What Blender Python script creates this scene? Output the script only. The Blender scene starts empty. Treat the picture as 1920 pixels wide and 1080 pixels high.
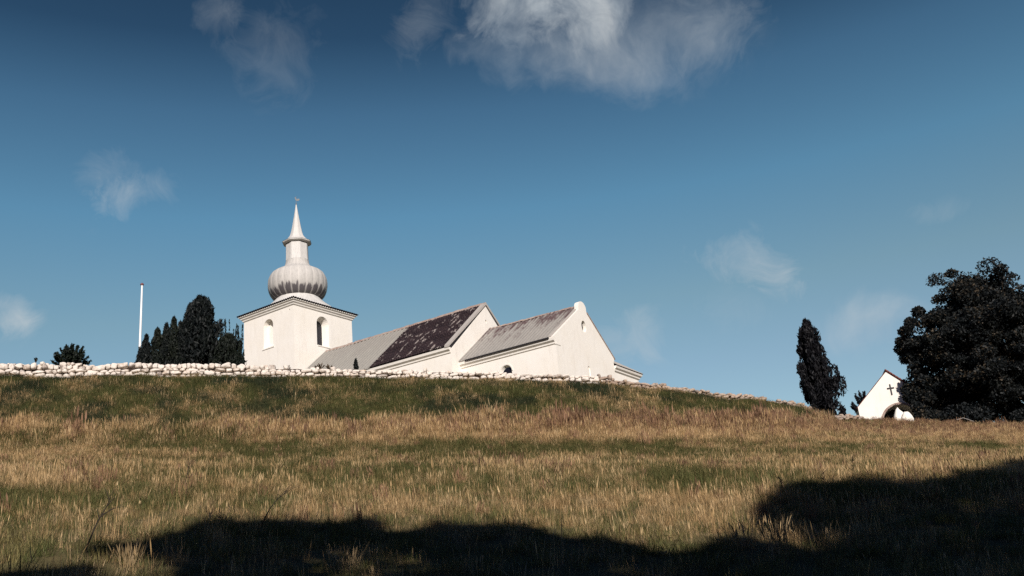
import bpy, bmesh, math, random
import numpy as np
from mathutils import Vector, Matrix

sc = bpy.context.scene
COL = sc.collection
rng = np.random.default_rng(7)
random.seed(7)

# ------------------------------------------------------------------ camera
FPX, CX, CY = 1843.82, 960.0, 540.0
PITCH, ROLL = 0.338264, -0.0966987
_F = np.array([0, math.cos(PITCH), math.sin(PITCH)])
_R0 = np.array([1.0, 0, 0]); _U0 = np.cross(_R0, _F)
CR = _R0 * math.cos(ROLL) + _U0 * math.sin(ROLL)
CU = -_R0 * math.sin(ROLL) + _U0 * math.cos(ROLL)
CF = _F
cam_d = bpy.data.cameras.new('camera'); cam = bpy.data.objects.new('camera', cam_d); COL.objects.link(cam)
cam_d.sensor_fit = 'HORIZONTAL'; cam_d.sensor_width = 36.0; cam_d.lens = FPX / 1920 * 36.0
cam_d.clip_start = 0.1; cam_d.clip_end = 6000
cam.matrix_world = Matrix(((CR[0], CU[0], -CF[0], 0), (CR[1], CU[1], -CF[1], 0), (CR[2], CU[2], -CF[2], 0), (0, 0, 0, 1)))
sc.camera = cam

# ------------------------------------------------------------------ light
SUN_AZ, SUN_EL = math.radians(11), math.radians(28)      # to the right of straight behind the camera
SUN = np.array([math.sin(SUN_AZ) * math.cos(SUN_EL), -math.cos(SUN_AZ) * math.cos(SUN_EL), math.sin(SUN_EL)])
sun_d = bpy.data.lights.new('sun', 'SUN'); sun = bpy.data.objects.new('sun', sun_d); COL.objects.link(sun)
sun_d.energy = 5.0; sun_d.angle = math.radians(0.5); sun_d.color = (1.0, 0.925, 0.86)
sun.rotation_euler = Vector(SUN).to_track_quat('Z', 'Y').to_euler()
SKY_STRENGTH = 0.15
sc.view_settings.view_transform = 'Standard'; sc.view_settings.look = 'None'
sc.view_settings.exposure = 0.13; sc.view_settings.gamma = 1.0
sc.cycles.use_denoising = False; sc.cycles.max_bounces = 5; sc.cycles.transparent_max_bounces = 8


def ray(px, py):
    v = CF + CR * (px - CX) / FPX + CU * (CY - py) / FPX
    return v / np.linalg.norm(v)


def at(px, py, d):
    """point seen in that direction at horizontal distance d"""
    v = ray(px, py); return v * (d / math.hypot(v[0], v[1]))


def project(P):
    P = np.asarray(P); w = P @ CF
    return CX + FPX * (P @ CR) / w, CY - FPX * (P @ CU) / w


# ------------------------------------------------------------------ node helpers
class NT:
    def __init__(s, tree): s.t = tree; s.n = tree.nodes; s.l = tree.links
    def new(s, typ, **kw):
        n = s.n.new(typ)
        for k, v in kw.items(): setattr(n, k, v)
        return n
    def link(s, a, b): s.l.new(a, b)
    def put(s, sock, v):
        if isinstance(v, bpy.types.NodeSocket): s.l.new(v, sock)
        elif v is not None: sock.default_value = v
    def math(s, op, a, b=None, clamp=False):
        n = s.new('ShaderNodeMath', operation=op, use_clamp=clamp); s.put(n.inputs[0], a)
        if b is not None: s.put(n.inputs[1], b)
        return n.outputs[0]
    def vmath(s, op, a, b=None):
        n = s.new('ShaderNodeVectorMath', operation=op); s.put(n.inputs[0], a)
        if b is not None: s.put(n.inputs[1], b)
        return n.outputs['Value'] if op in ('DOT_PRODUCT', 'LENGTH') else n.outputs[0]
    def mix(s, f, a, b, blend='MIX'):
        n = s.new('ShaderNodeMix', data_type='RGBA', blend_type=blend)
        s.put(n.inputs[0], f); s.put(n.inputs[6], a); s.put(n.inputs[7], b); return n.outputs[2]
    def noise(s, vec, scale, detail=4, rough=.55, dist=0):
        n = s.new('ShaderNodeTexNoise'); s.put(n.inputs['Vector'], vec)
        n.inputs['Scale'].default_value = scale; n.inputs['Detail'].default_value = detail
        n.inputs['Roughness'].default_value = rough; n.inputs['Distortion'].default_value = dist
        return n.outputs['Fac']
    def ramp(s, f, stops):
        n = s.new('ShaderNodeValToRGB'); s.put(n.inputs[0], f); e = n.color_ramp.elements
        while len(e) < len(stops): e.new(.5)
        for k, (p, c) in zip(e, stops):
            k.position = p; k.color = (c, c, c, 1) if isinstance(c, (int, float)) else (*c, 1)
        return n.outputs[0]
    def step(s, f, lo, hi):
        n = s.new('ShaderNodeMapRange', clamp=True); s.put(n.inputs[0], f)
        n.inputs[1].default_value = lo; n.inputs[2].default_value = hi; return n.outputs[0]
    def scale(s, vec, v):
        return s.vmath('MULTIPLY', vec, v)


def C4(c): return (*c, 1.0)


def mat(name, build, rough=.8, spec=.3):
    m = bpy.data.materials.new(name); m.use_nodes = True; t = NT(m.node_tree)
    b = m.node_tree.nodes['Principled BSDF']; b.inputs['Roughness'].default_value = rough
    b.inputs['Specular IOR Level'].default_value = spec
    build(t, b); return m


def bump(t, b, h, strength=.4, dist=.02):
    n = t.new('ShaderNodeBump'); n.inputs['Strength'].default_value = strength; n.inputs['Distance'].default_value = dist
    t.link(h, n.inputs['Height']); t.link(n.outputs[0], b.inputs['Normal'])


def pos(t): return t.new('ShaderNodeNewGeometry').outputs['Position']
def attr(t, name, typ='GEOMETRY'):
    n = t.new('ShaderNodeAttribute', attribute_name=name, attribute_type=typ); return n


# ------------------------------------------------------------------ sky with clouds
def build_world():
    w = bpy.data.worlds.new('World'); sc.world = w; w.use_nodes = True
    t = NT(w.node_tree); bg = t.n['Background']
    sky = t.new('ShaderNodeTexSky', sky_type='NISHITA'); sky.sun_disc = False
    sky.sun_elevation = SUN_EL; sky.sun_rotation = math.pi - SUN_AZ
    sky.air_density = 1.0; sky.dust_density = 0.6; sky.ozone_density = 2.0; sky.altitude = 50
    d = t.new('ShaderNodeTexCoord').outputs['Generated']
    sep = t.new('ShaderNodeSeparateXYZ'); t.link(d, sep.inputs[0]); el = sep.outputs[2]
    # the air itself: deep polarised blue above, paler teal towards the horizon
    tint = t.ramp(t.step(el, 0.0, 0.7), [(0.0, (.72, .68, .58)), (.34, (.63, .64, .56)), (.44, (.60, .655, .535)), (.58, (.44, .645, .60)), (.71, (.30, .455, .46)), (.80, (.145, .24, .27)), (1, (.07, .11, .135))])
    base = t.mix(1.0, sky.outputs[0], tint, 'MULTIPLY')
    back = t.step(sep.outputs[1], .15, -.25)         # unseen sky behind the viewer, dimmed and tinted blue to deepen the shade
    base = t.mix(t.math('MULTIPLY', back, .85), base, (.05, .14, .85, 1))
    # clouds: noise in direction space, gathered at a few places in the sky
    wn = t.new('ShaderNodeTexNoise'); t.link(d, wn.inputs['Vector']); wn.inputs['Scale'].default_value = 9; wn.inputs['Detail'].default_value = 3
    warp = t.vmath('MULTIPLY', t.vmath('SUBTRACT', wn.outputs['Color'], (.5, .5, .5)), (.06, .06, .06))
    dw = t.vmath('ADD', d, warp)
    n1 = t.noise(dw, 10, 9, .58, .3)
    n2 = t.noise(t.vmath('ADD', dw, (3.1, 1.7, .4)), 30, 8, .62, .5)
    wisp = t.noise(t.scale(t.vmath('ADD', dw, (.7, 2.3, 5.4)), (1, 1, 1.0)), 17, 9, .66, 1.6)
    nn = t.math('ADD', t.math('MULTIPLY', n1, .6), t.math('MULTIPLY', n2, .4))
    total = None
    for (px, py, rx, ry, rotd, dens, soft, lo, kind) in CLOUDS:
        c = ray(px, py); u = ray(px + 1, py) - c; u /= np.linalg.norm(u); v = np.cross(c, u)
        a = math.radians(rotd); u2 = u * math.cos(a) + v * math.sin(a); v2 = -u * math.sin(a) + v * math.cos(a)
        x = t.math('MULTIPLY', t.vmath('DOT_PRODUCT', dw, tuple(u2)), FPX / rx)
        y = t.math('MULTIPLY', t.vmath('DOT_PRODUCT', dw, tuple(v2)), FPX / ry)
        r2 = t.math('ADD', t.math('MULTIPLY', x, x), t.math('MULTIPLY', y, y))
        front = t.math('GREATER_THAN', t.vmath('DOT_PRODUCT', d, tuple(c)), .3)
        g = t.math('MULTIPLY', t.math('EXPONENT', t.math('MULTIPLY', r2, -1.0)), front)
        n_ = wisp if kind else nn
        k = t.step(t.math('ADD', g, t.math('MULTIPLY', t.math('SUBTRACT', n_, .5), 2.0 if kind else 2.3)), lo, lo + soft)
        k = t.math('MULTIPLY', t.math('MULTIPLY', k, dens), t.step(g, .02, .5))
        total = k if total is None else t.math('SUBTRACT', t.math('ADD', total, k), t.math('MULTIPLY', total, k))
    shade = t.ramp(t.step(n1, .35, .65), [(0, (.46, .53, .59)), (1, (.64, .67, .68))])
    shade = t.mix(1.0, shade, (CLOUDMUL,) * 3 + (1,), 'MULTIPLY')
    t.link(t.mix(total, base, shade), bg.inputs[0]); bg.inputs[1].default_value = SKY_STRENGTH


# (centre px, centre py, half width, half height, tilt, density, softness)
CLOUDS = [(955, 15, 105, 110, 10, .72, .75, .42, 0), (1085, 0, 125, 85, 0, .76, .75, .38, 0), (1190, 60, 180, 95, -6, .30, 1.0, .25, 0), (1090, 115, 190, 60, 0, .14, .9, .3, 0), (950, 95, 110, 70, 15, .28, .9, .3, 0),
          (790, 35, 60, 75, 25, .15, .8, .40, 1), (1330, 40, 110, 80, 0, .2, .9, .3, 1),
          (400, 25, 50, 60, 40, .13, .9, .45, 1), (520, 100, 90, 115, 25, .12, 1.0, .45, 1), (250, 378, 85, 40, -20, .34, .9, .45, 1), (215, 330, 60, 50, 0, .16, .9, .45, 1),
          (5, 585, 50, 42, 10, .65, .9, .35, 1), (1415, 510, 105, 55, 25, .55, 1.0, .40, 1), (1460, 545, 55, 40, 10, .3, .9, .4, 1), (1645, 612, 80, 40, 0, .42, .9, .3, 0),
          (1175, 640, 80, 55, -30, .35, .9, .4, 1), (1755, 388, 50, 24, 0, .12, .9, .4, 1), (1390, 590, 90, 50, 0, .1, .9, .4, 1)]
CLOUDMUL = 1.0 / SKY_STRENGTH * .88
build_world()


# ------------------------------------------------------------------ object helpers
def mesh_np(name, V, F, rnd=None, uv=None):
    V = np.asarray(V, dtype=np.float32); F = np.asarray(F, dtype=np.int32)
    me = bpy.data.meshes.new(name); k = F.shape[1]
    me.vertices.add(len(V)); me.vertices.foreach_set('co', V.ravel())
    me.loops.add(F.size); me.loops.foreach_set('vertex_index', F.ravel())
    me.polygons.add(len(F)); me.polygons.foreach_set('loop_start', np.arange(0, F.size, k, dtype=np.int32))
    me.polygons.foreach_set('loop_total', np.full(len(F), k, dtype=np.int32))
    me.update(calc_edges=True)
    if rnd is not None:
        a = me.attributes.new('rnd', 'FLOAT', 'POINT'); a.data.foreach_set('value', np.asarray(rnd, dtype=np.float32))
    return me


def link(name, me, material, parent=None, loc=None):
    o = bpy.data.objects.new(name, me); COL.objects.link(o)
    if material is not None and not me.materials: me.materials.append(material)
    if parent is not None:
        o.parent = parent
    if loc is not None: o.location = loc
    return o


def tag(o, label=None, cat=None, group=None, kind=None):
    for k, v in (('label', label), ('category', cat), ('group', group), ('kind', kind)):
        if v: o[k] = v
    return o


def empty(name, loc, label, cat, group=None):
    o = bpy.data.objects.new(name, None); COL.objects.link(o); o.location = tuple(loc); o.empty_display_size = .3
    return tag(o, label, cat, group)


class MB:
    """collects geometry in a frame (origin, axes) and links it as one mesh"""
    def __init__(s, O=(0, 0, 0), a=(1, 0, 0), b=(0, 1, 0)):
        s.bm = bmesh.new(); s.O = np.array(O, float); s.a = np.array(a, float); s.b = np.array(b, float)
        s.uvl = s.bm.loops.layers.uv.new('UVMap')
    def P(s, u, v, z): return tuple(s.O + s.a * u + s.b * v + np.array([0, 0, z]))
    def v(s, u, v, z): return s.bm.verts.new(s.P(u, v, z))
    def face(s, pts, uv=None):
        try: f = s.bm.faces.new([s.v(*p) for p in pts])
        except ValueError: return None
        if uv:
            for l, c in zip(f.loops, uv): l[s.uvl].uv = c
        return f
    def box(s, u0, u1, v0, v1, z0, z1):
        c = [s.v(u, v, z) for z in (z0, z1) for (u, v) in ((u0, v0), (u1, v0), (u1, v1), (u0, v1))]
        for q in ((3, 2, 1, 0), (4, 5, 6, 7), (0, 1, 5, 4), (1, 2, 6, 5), (2, 3, 7, 6), (3, 0, 4, 7)): s.bm.faces.new([c[i] for i in q])
    def prism(s, poly, d):
        """poly: list of (u,v,z); extrude by d=(du,dv,dz)"""
        A = [s.v(*p) for p in poly]; B = [s.v(p[0] + d[0], p[1] + d[1], p[2] + d[2]) for p in poly]
        s.bm.faces.new(A[::-1]); s.bm.faces.new(B); n = len(A)
        for i in range(n): s.bm.faces.new([A[i], A[(i + 1) % n], B[(i + 1) % n], B[i]])
    def loft(s, rings, close=True, caps=False):
        R = [[s.v(*p) for p in r] for r in rings]; n = len(R[0])
        for A, B in zip(R, R[1:]):
            for i in range(n if close else n - 1):
                j = (i + 1) % n; s.bm.faces.new([A[i], A[j], B[j], B[i]])
        if caps: s.bm.faces.new(R[0][::-1]); s.bm.faces.new(R[-1])
    def tube(s, pts, rad, n=8):
        pts = [np.array(p, float) for p in pts]; rings = []
        for i, p in enumerate(pts):
            d = pts[min(i + 1, len(pts) - 1)] - pts[max(i - 1, 0)]; d /= np.linalg.norm(d) + 1e-9
            x = np.cross(d, (0.31, .77, .2)); x /= np.linalg.norm(x); y = np.cross(d, x); r = rad[i] if hasattr(rad, '__len__') else rad
            rings.append([tuple(p + r * (x * math.cos(q) + y * math.sin(q))) for q in np.linspace(0, 2 * math.pi, n, endpoint=False)])
        s.loft(rings, True, True)
    def build(s, name, material, parent=None, smooth=False, loc=None, bevel=0):
        bmesh.ops.remove_doubles(s.bm, verts=s.bm.verts, dist=1e-5)
        bmesh.ops.recalc_face_normals(s.bm, faces=s.bm.faces)
        me = bpy.data.meshes.new(name); off = None
        if parent is not None: off = Vector(ABS[parent.name])
        elif loc is not None: off = Vector(loc)
        if off is not None: bmesh.ops.translate(s.bm, verts=s.bm.verts, vec=-off)
        s.bm.to_mesh(me); s.bm.free()
        if smooth:
            me.polygons.foreach_set('use_smooth', [True] * len(me.polygons))
        o = link(name, me, material, parent, loc)
        if parent is not None: ABS[o.name] = ABS[parent.name]
        else: ABS[o.name] = tuple(loc) if loc is not None else (0, 0, 0)
        if bevel:
            m = o.modifiers.new('bevel', 'BEVEL'); m.width = bevel; m.segments = 2; m.limit_method = 'ANGLE'
        return o


ABS = {}      # where each object's own origin lies in the world


def root(name, loc, label, cat, group=None):
    o = empty(name, loc, label, cat, group); ABS[o.name] = tuple(loc); return o


def cut(o, mb):
    """subtract the collected solid from the object's mesh"""
    bmesh.ops.remove_doubles(mb.bm, verts=mb.bm.verts, dist=1e-5); bmesh.ops.recalc_face_normals(mb.bm, faces=mb.bm.faces)
    bmesh.ops.translate(mb.bm, verts=mb.bm.verts, vec=-Vector(ABS[o.name]))
    me = bpy.data.meshes.new('tool'); mb.bm.to_mesh(me); mb.bm.free()
    c = bpy.data.objects.new('tool', me); COL.objects.link(c); c.parent = o.parent
    m = o.modifiers.new('cut', 'BOOLEAN'); m.object = c; m.operation = 'DIFFERENCE'; m.solver = 'EXACT'
    dg = bpy.context.evaluated_depsgraph_get(); res = bpy.data.meshes.new_from_object(o.evaluated_get(dg))
    o.modifiers.clear(); old = o.data; o.data = res; bpy.data.meshes.remove(old)
    bpy.data.objects.remove(c); bpy.data.meshes.remove(me)


# ------------------------------------------------------------------ noise and terrain
def vnoise(x, y, seed=0):
    x = np.asarray(x, float); y = np.asarray(y, float)
    xi = np.floor(x).astype(np.int64); yi = np.floor(y).astype(np.int64); fx = x - xi; fy = y - yi
    fx = fx * fx * (3 - 2 * fx); fy = fy * fy * (3 - 2 * fy)
    def h(a, b):
        n = (a * 374761393 + b * 668265263 + seed * 974634777) & 0xffffffff
        n = ((n ^ (n >> 13)) * 1274126177) & 0xffffffff
        return ((n ^ (n >> 16)) & 0xffff) / 65535.0
    return (h(xi, yi) * (1 - fx) + h(xi + 1, yi) * fx) * (1 - fy) + (h(xi, yi + 1) * (1 - fx) + h(xi + 1, yi + 1) * fx) * fy


def fbm(x, y, seed=0, o=4):
    s = 0; a = .5; f = 1
    for i in range(o): s = s + a * vnoise(x * f, y * f, seed + i); a *= .5; f *= 2.03
    return s / (1 - .5 ** o)


# foot of the churchyard wall: (px, py, horizontal distance)
WALL = [(-140, 707, 64), (0, 709, 62.5), (230, 710, 61.3), (450, 711, 60.5), (640, 713, 60.2), (800, 716, 60), (960, 719.5, 60), (1100, 724, 60.2), (1200, 733, 61.5),
        (1300, 744, 63.2), (1400, 754, 66), (1500, 767, 69.5), (1600, 787, 75), (1645, 794, 78.5)]
_cp = []
for (px, py, d) in WALL:
    p = at(px, py, d); _cp.append(p)
    q = p * (1 + 2.2 / d); _cp.append((q[0], q[1], p[2] + .25 if px < 1150 else p[2] - .15))
for (px, py, d) in [(-140, 795, 54), (0, 795, 53), (450, 791, 52), (800, 783, 52), (1100, 777, 53), (1300, 778, 56.5), (1450, 785, 62), (1600, 808, 69.5),
                    (1740, 812, 70), (1840, 808, 68), (1920, 811, 66), (2040, 816, 66),
                    (-140, 900, 25), (0, 900, 24.5), (480, 900, 24), (960, 900, 23.5), (1440, 900, 23.5), (1920, 905, 24), (2040, 905, 25),
                    (-140, 1080, 13), (0, 1080, 13), (480, 1080, 13), (960, 1080, 13), (1440, 1080, 13), (1920, 1080, 13.5), (2060, 1080, 14)]:
    _cp.append(at(px, py, d))
_cp += [(0, 0, -1.65), (0, -25, -3), (40, -25, -4.5), (-40, -25, -1.5), (-35, 0, .4), (35, 0, -2.6), (-60, 20, 3.8), (60, 20, -.5),
        (-22, 90, 17.0), (-45, 85, 17.6), (0, 85, 15.8), (6, 74, 14.8), (14, 84, 13.8), (30, 82, 11.5), (36, 72, 10.6), (45, 85, 10), (60, 60, 7),
        (-60, 60, 17), (-60, 120, 17), (0, 120, 15), (60, 120, 8)]
_cp = np.array(_cp, float)


def _tps_fit(P):
    X = P[:, :2] / 50; n = len(X)
    r2 = ((X[:, None] - X[None]) ** 2).sum(-1); K = .5 * r2 * np.log(r2 + 1e-12)
    A = np.zeros((n + 3, n + 3)); A[:n, :n] = K + 2e-5 * np.eye(n); A[:n, n] = 1; A[:n, n + 1:] = X; A[n, :n] = 1; A[n + 1:, :n] = X.T
    return np.linalg.solve(A, np.concatenate([P[:, 2], [0, 0, 0]]))


_w = _tps_fit(_cp)


def ground(x, y):
    x = np.asarray(x, float); y = np.asarray(y, float); sh = x.shape; x = x.ravel(); y = y.ravel()
    xc = np.clip(x, -62, 62); yc = np.clip(y, -26, 122); out = np.hypot(x - xc, y - yc)
    X = _cp[:, :2] / 50; z = np.empty(len(x))
    for i in range(0, len(x), 20000):
        q = np.stack([xc[i:i + 20000], yc[i:i + 20000]], 1) / 50
        r2 = ((q[:, None] - X[None]) ** 2).sum(-1)
        z[i:i + 20000] = (.5 * r2 * np.log(r2 + 1e-12)) @ _w[:-3] + _w[-3] + q @ _w[-2:]
    lump = .22 * (fbm(x / 2.3, y / 2.3, 3, 3) - .5) + .25 * (fbm(x / 9., y / 9., 9, 2) - .5) * np.clip((y - 8) / 20, 0, 1)
    z = z + lump - np.clip(out, 0, 900) * .06
    return z.reshape(sh)


def hit(px, py):
    v = ray(px, py); v = v / math.hypot(v[0], v[1]); d = np.arange(5, 90, .1)
    g = ground(v[0] * d, v[1] * d); k = np.argmax(g >= v[2] * d)
    return np.array([v[0] * d[k], v[1] * d[k], g[k]])


def build_ground():
    gx = np.concatenate([[-2500, -900, -300, -150, -90], np.arange(-64, 64.1, .7), [90, 150, 300, 900, 2500]])
    gy = np.concatenate([[-2500, -900, -300, -100, -50], np.arange(-28, 124.1, .7), [150, 220, 400, 900, 2500]])
    X, Y = np.meshgrid(gx, gy); Z = ground(X, Y); n, m = X.shape
    I = np.arange(n * m).reshape(n, m)
    F = np.stack([I[:-1, :-1], I[:-1, 1:], I[1:, 1:], I[1:, :-1]], -1).reshape(-1, 4)
    me = mesh_np('ground', np.stack([X, Y, Z], -1).reshape(-1, 3), F)
    me.polygons.foreach_set('use_smooth', [True] * len(me.polygons))
    def soil(t, b):
        p = pos(t); n1 = t.noise(p, .5, 5); n2 = t.noise(p, 9, 4, .7)
        c = t.mix(n1, C4((.09, .075, .035)), C4((.06, .065, .025))); c = t.mix(t.math('MULTIPLY', n2, .6), c, C4((.16, .115, .06)))
        t.link(c, b.inputs['Base Color']); bump(t, b, n2, .8, .06)
    o = link('ground', me, mat('soil', soil, .95, .1)); tag(o, kind='structure')


build_ground()

# ------------------------------------------------------------------ materials
def plaster(t, b, tone=(.83, .795, .735), seed=0.):
    p = t.vmath('ADD', pos(t), (seed, seed * .7, 0)); n1 = t.noise(p, .55, 5, .6); n2 = t.noise(p, 3.5, 5, .65); 
    st = t.noise(t.scale(p, (2.2, 2.2, .35)), 1.3, 5, .65)
    c = t.mix(t.step(n1, .3, .75), C4(tone), C4(tuple(x * y for x, y in zip(tone, (.955, .935, .9)))))
    c = t.mix(t.math('MULTIPLY', t.step(st, .52, .74), .45), c, C4((.66, .605, .53)))
    c = t.mix(t.math('MULTIPLY', t.step(n2, .68, .76), .35), c, C4((.60, .53, .45)))
    t.link(c, b.inputs['Base Color'])
    bump(t, b, t.noise(p, 2.6, 2, .5), .2, .05)


M_PLASTER = mat('white_plaster', lambda t, b: plaster(t, b), .9, .15)
M_TRIM = mat('white_trim', lambda t, b: plaster(t, b, (.81, .775, .72), 5.), .9, .15)
M_DARK = mat('dark_opening', lambda t, b: b.inputs['Base Color'].__setattr__('default_value', (.012, .012, .018, 1)), .35, .4)
M_VANE = mat('grey_metal', lambda t, b: b.inputs['Base Color'].__setattr__('default_value', (.16, .17, .18, 1)), .5, .4)
M_IRON = mat('dark_iron', lambda t, b: b.inputs['Base Color'].__setattr__('default_value', (.02, .018, .02, 1)), .6, .4)


def lead(t, b, base=(.40, .385, .355), stain=.5, rib=(.41, 0)):
    uv = t.new('ShaderNodeUVMap').outputs[0]
    s1 = t.noise(t.scale(uv, (1.6, .33, 1)), 1.0, 6, .68); s2 = t.noise(t.scale(uv, (4.5, .8, 1)), 1.0, 5, .7); s3 = t.noise(uv, 16, 4, .7)
    sep = t.new('ShaderNodeSeparateXYZ'); t.link(uv, sep.inputs[0])
    c = t.mix(s2, C4(tuple(x * .68 for x in base)), C4(tuple(x * 1.22 for x in base)))
    c = t.mix(t.math('MULTIPLY', t.step(s3, .5, .75), .4), c, C4((.27, .25, .225)))
    up = t.step(sep.outputs[1], 1.0, 6.0)
    m = t.step(t.math('ADD', t.math('ADD', t.math('MULTIPLY', s1, .65), t.math('MULTIPLY', s2, .45)), t.math('MULTIPLY', up, .17)), .63, .75)
    c = t.mix(t.math('MULTIPLY', m, stain), c, C4((.10, .058, .06)))
    # batten shadow lines painted into the colour, with grime along the seams
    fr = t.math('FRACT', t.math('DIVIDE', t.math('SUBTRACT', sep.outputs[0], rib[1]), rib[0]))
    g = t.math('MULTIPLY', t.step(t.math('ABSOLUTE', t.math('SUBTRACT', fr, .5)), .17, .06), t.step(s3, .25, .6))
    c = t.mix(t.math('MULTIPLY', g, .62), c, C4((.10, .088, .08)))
    t.link(c, b.inputs['Base Color']); bump(t, b, t.math('ADD', s2, s3), .35, .03)


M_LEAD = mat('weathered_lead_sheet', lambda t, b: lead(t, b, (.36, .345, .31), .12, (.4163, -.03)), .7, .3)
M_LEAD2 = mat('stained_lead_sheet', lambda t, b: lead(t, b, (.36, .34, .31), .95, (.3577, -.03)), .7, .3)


def old_tiles(t, b):
    uv = t.new('ShaderNodeUVMap').outputs[0]
    br = t.new('ShaderNodeTexBrick'); t.link(uv, br.inputs['Vector']); br.inputs['Scale'].default_value = 1
    br.inputs['Brick Width'].default_value = .24; br.inputs['Row Height'].default_value = .3; br.inputs['Mortar Size'].default_value = .02
    br.inputs['Color1'].default_value = (.026, .018, .022, 1); br.inputs['Color2'].default_value = (.043, .027, .029, 1); br.inputs['Mortar'].default_value = (.014, .009, .012, 1)
    n1 = t.noise(t.scale(uv, (3.0, .9, 1)), 1.0, 4, .6); n2 = t.noise(uv, 5, 5, .7)
    c = t.mix(t.math('MULTIPLY', t.step(n2, .56, .72), .5), br.outputs['Color'], C4((.12, .085, .08)))
    # lighter replaced tiles and lichen streaks
    cell = t.new('ShaderNodeTexVoronoi'); t.link(t.scale(uv, (.85, .62, 1)), cell.inputs['Vector']); cell.inputs['Scale'].default_value = 1.5
    sp = t.new('ShaderNodeSeparateColor'); t.link(cell.outputs['Color'], sp.inputs[0])
    m = t.math('MULTIPLY', t.step(t.math('ADD', n1, t.math('MULTIPLY', sp.outputs[0], .17)), .665, .72), .9)
    c = t.mix(m, c, C4((.30, .26, .24)))
    t.link(c, b.inputs['Base Color']); bump(t, b, t.math('ADD', t.math('MULTIPLY', br.outputs['Fac'], -1), n2), .6, .04)


M_TILE = mat('dark_old_tiles', old_tiles, .85, .2)


def ridge_tone(t, b):
    p = pos(t); n1 = t.noise(p, 2.2, 4, .7); n2 = t.noise(p, 9, 4, .7)
    c = t.mix(t.step(n1, .35, .65), C4((.38, .30, .25)), C4((.20, .11, .09))); c = t.mix(t.math('MULTIPLY', n2, .5), c, C4((.45, .40, .35)))
    t.link(c, b.inputs['Base Color']); bump(t, b, n2, .5, .03)


M_RIDGE = mat('ridge_mortar', ridge_tone, .9, .15)


def verge_tone(t, b):
    p = pos(t); n2 = t.noise(p, 6, 5, .7)
    t.link(t.mix(n2, C4((.30, .275, .25)), C4((.52, .48, .44))), b.inputs['Base Color']); bump(t, b, n2, .5, .03)


M_VERGE = mat('grey_mortar_verge', verge_tone, .9, .15)


def dome_lead(t, b, dirt=.9):
    uv = t.new('ShaderNodeUVMap').outputs[0]; sep = t.new('ShaderNodeSeparateXYZ'); t.link(uv, sep.inputs[0])
    s1 = t.noise(t.scale(uv, (1.0, .12, 1)), 3.0, 5, .7); s2 = t.noise(t.scale(uv, (1, .4, 1)), 7.0, 5, .7)
    c = t.mix(s1, C4((.36, .345, .325) if dirt else (.46, .445, .42)), C4((.60, .575, .53) if dirt else (.72, .70, .66)))
    c = t.mix(t.math('MULTIPLY', t.step(s2, .5, .68), .6), c, C4((.31, .29, .275)))
    # dark lichen stains running up each gore from the tucked-in foot of the dome
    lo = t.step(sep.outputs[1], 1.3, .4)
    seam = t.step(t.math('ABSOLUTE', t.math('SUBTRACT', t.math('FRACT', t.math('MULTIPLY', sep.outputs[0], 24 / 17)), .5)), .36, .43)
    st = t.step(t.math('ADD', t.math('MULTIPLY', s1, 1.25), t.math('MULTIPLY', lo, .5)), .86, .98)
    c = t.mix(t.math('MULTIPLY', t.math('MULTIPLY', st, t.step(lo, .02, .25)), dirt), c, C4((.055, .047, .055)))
    if dirt: c = t.mix(t.math('MULTIPLY', seam, .45), c, C4((.58, .55, .51)))
    t.link(c, b.inputs['Base Color']); bump(t, b, s2, .3, .02)


M_DOME = mat('dome_lead', lambda t, b: dome_lead(t, b), .62, .3)
M_SPIRE = mat('spire_lead', lambda t, b: dome_lead(t, b, 0.0), .62, .3)


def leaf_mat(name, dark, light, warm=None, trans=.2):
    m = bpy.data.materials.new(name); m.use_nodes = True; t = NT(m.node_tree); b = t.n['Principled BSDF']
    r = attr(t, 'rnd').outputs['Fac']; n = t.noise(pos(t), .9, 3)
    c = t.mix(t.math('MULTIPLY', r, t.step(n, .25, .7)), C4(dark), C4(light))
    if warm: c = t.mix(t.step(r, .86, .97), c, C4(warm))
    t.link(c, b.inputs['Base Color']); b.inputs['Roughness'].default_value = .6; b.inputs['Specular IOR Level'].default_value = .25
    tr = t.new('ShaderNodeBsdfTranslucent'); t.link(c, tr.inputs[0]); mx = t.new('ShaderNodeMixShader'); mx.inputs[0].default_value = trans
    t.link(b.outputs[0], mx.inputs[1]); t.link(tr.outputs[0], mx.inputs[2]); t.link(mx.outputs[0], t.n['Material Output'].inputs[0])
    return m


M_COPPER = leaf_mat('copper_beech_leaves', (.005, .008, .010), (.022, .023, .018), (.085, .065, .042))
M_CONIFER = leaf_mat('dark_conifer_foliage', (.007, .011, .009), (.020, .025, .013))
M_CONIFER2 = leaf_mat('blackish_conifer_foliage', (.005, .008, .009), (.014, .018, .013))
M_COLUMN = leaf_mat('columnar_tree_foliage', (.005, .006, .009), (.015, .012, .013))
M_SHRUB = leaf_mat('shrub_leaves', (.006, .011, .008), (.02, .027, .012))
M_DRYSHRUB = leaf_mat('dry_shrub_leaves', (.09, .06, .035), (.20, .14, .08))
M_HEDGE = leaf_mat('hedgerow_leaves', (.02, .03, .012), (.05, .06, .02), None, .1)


def bark(t, b):
    n = t.noise(t.scale(pos(t), (6, 6, 1.2)), 2, 5, .7); t.link(t.mix(n, C4((.035, .028, .022)), C4((.12, .095, .07))), b.inputs['Base Color']); bump(t, b, n, .8, .05)


M_BARK = mat('bark', bark, .95, .1)

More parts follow.
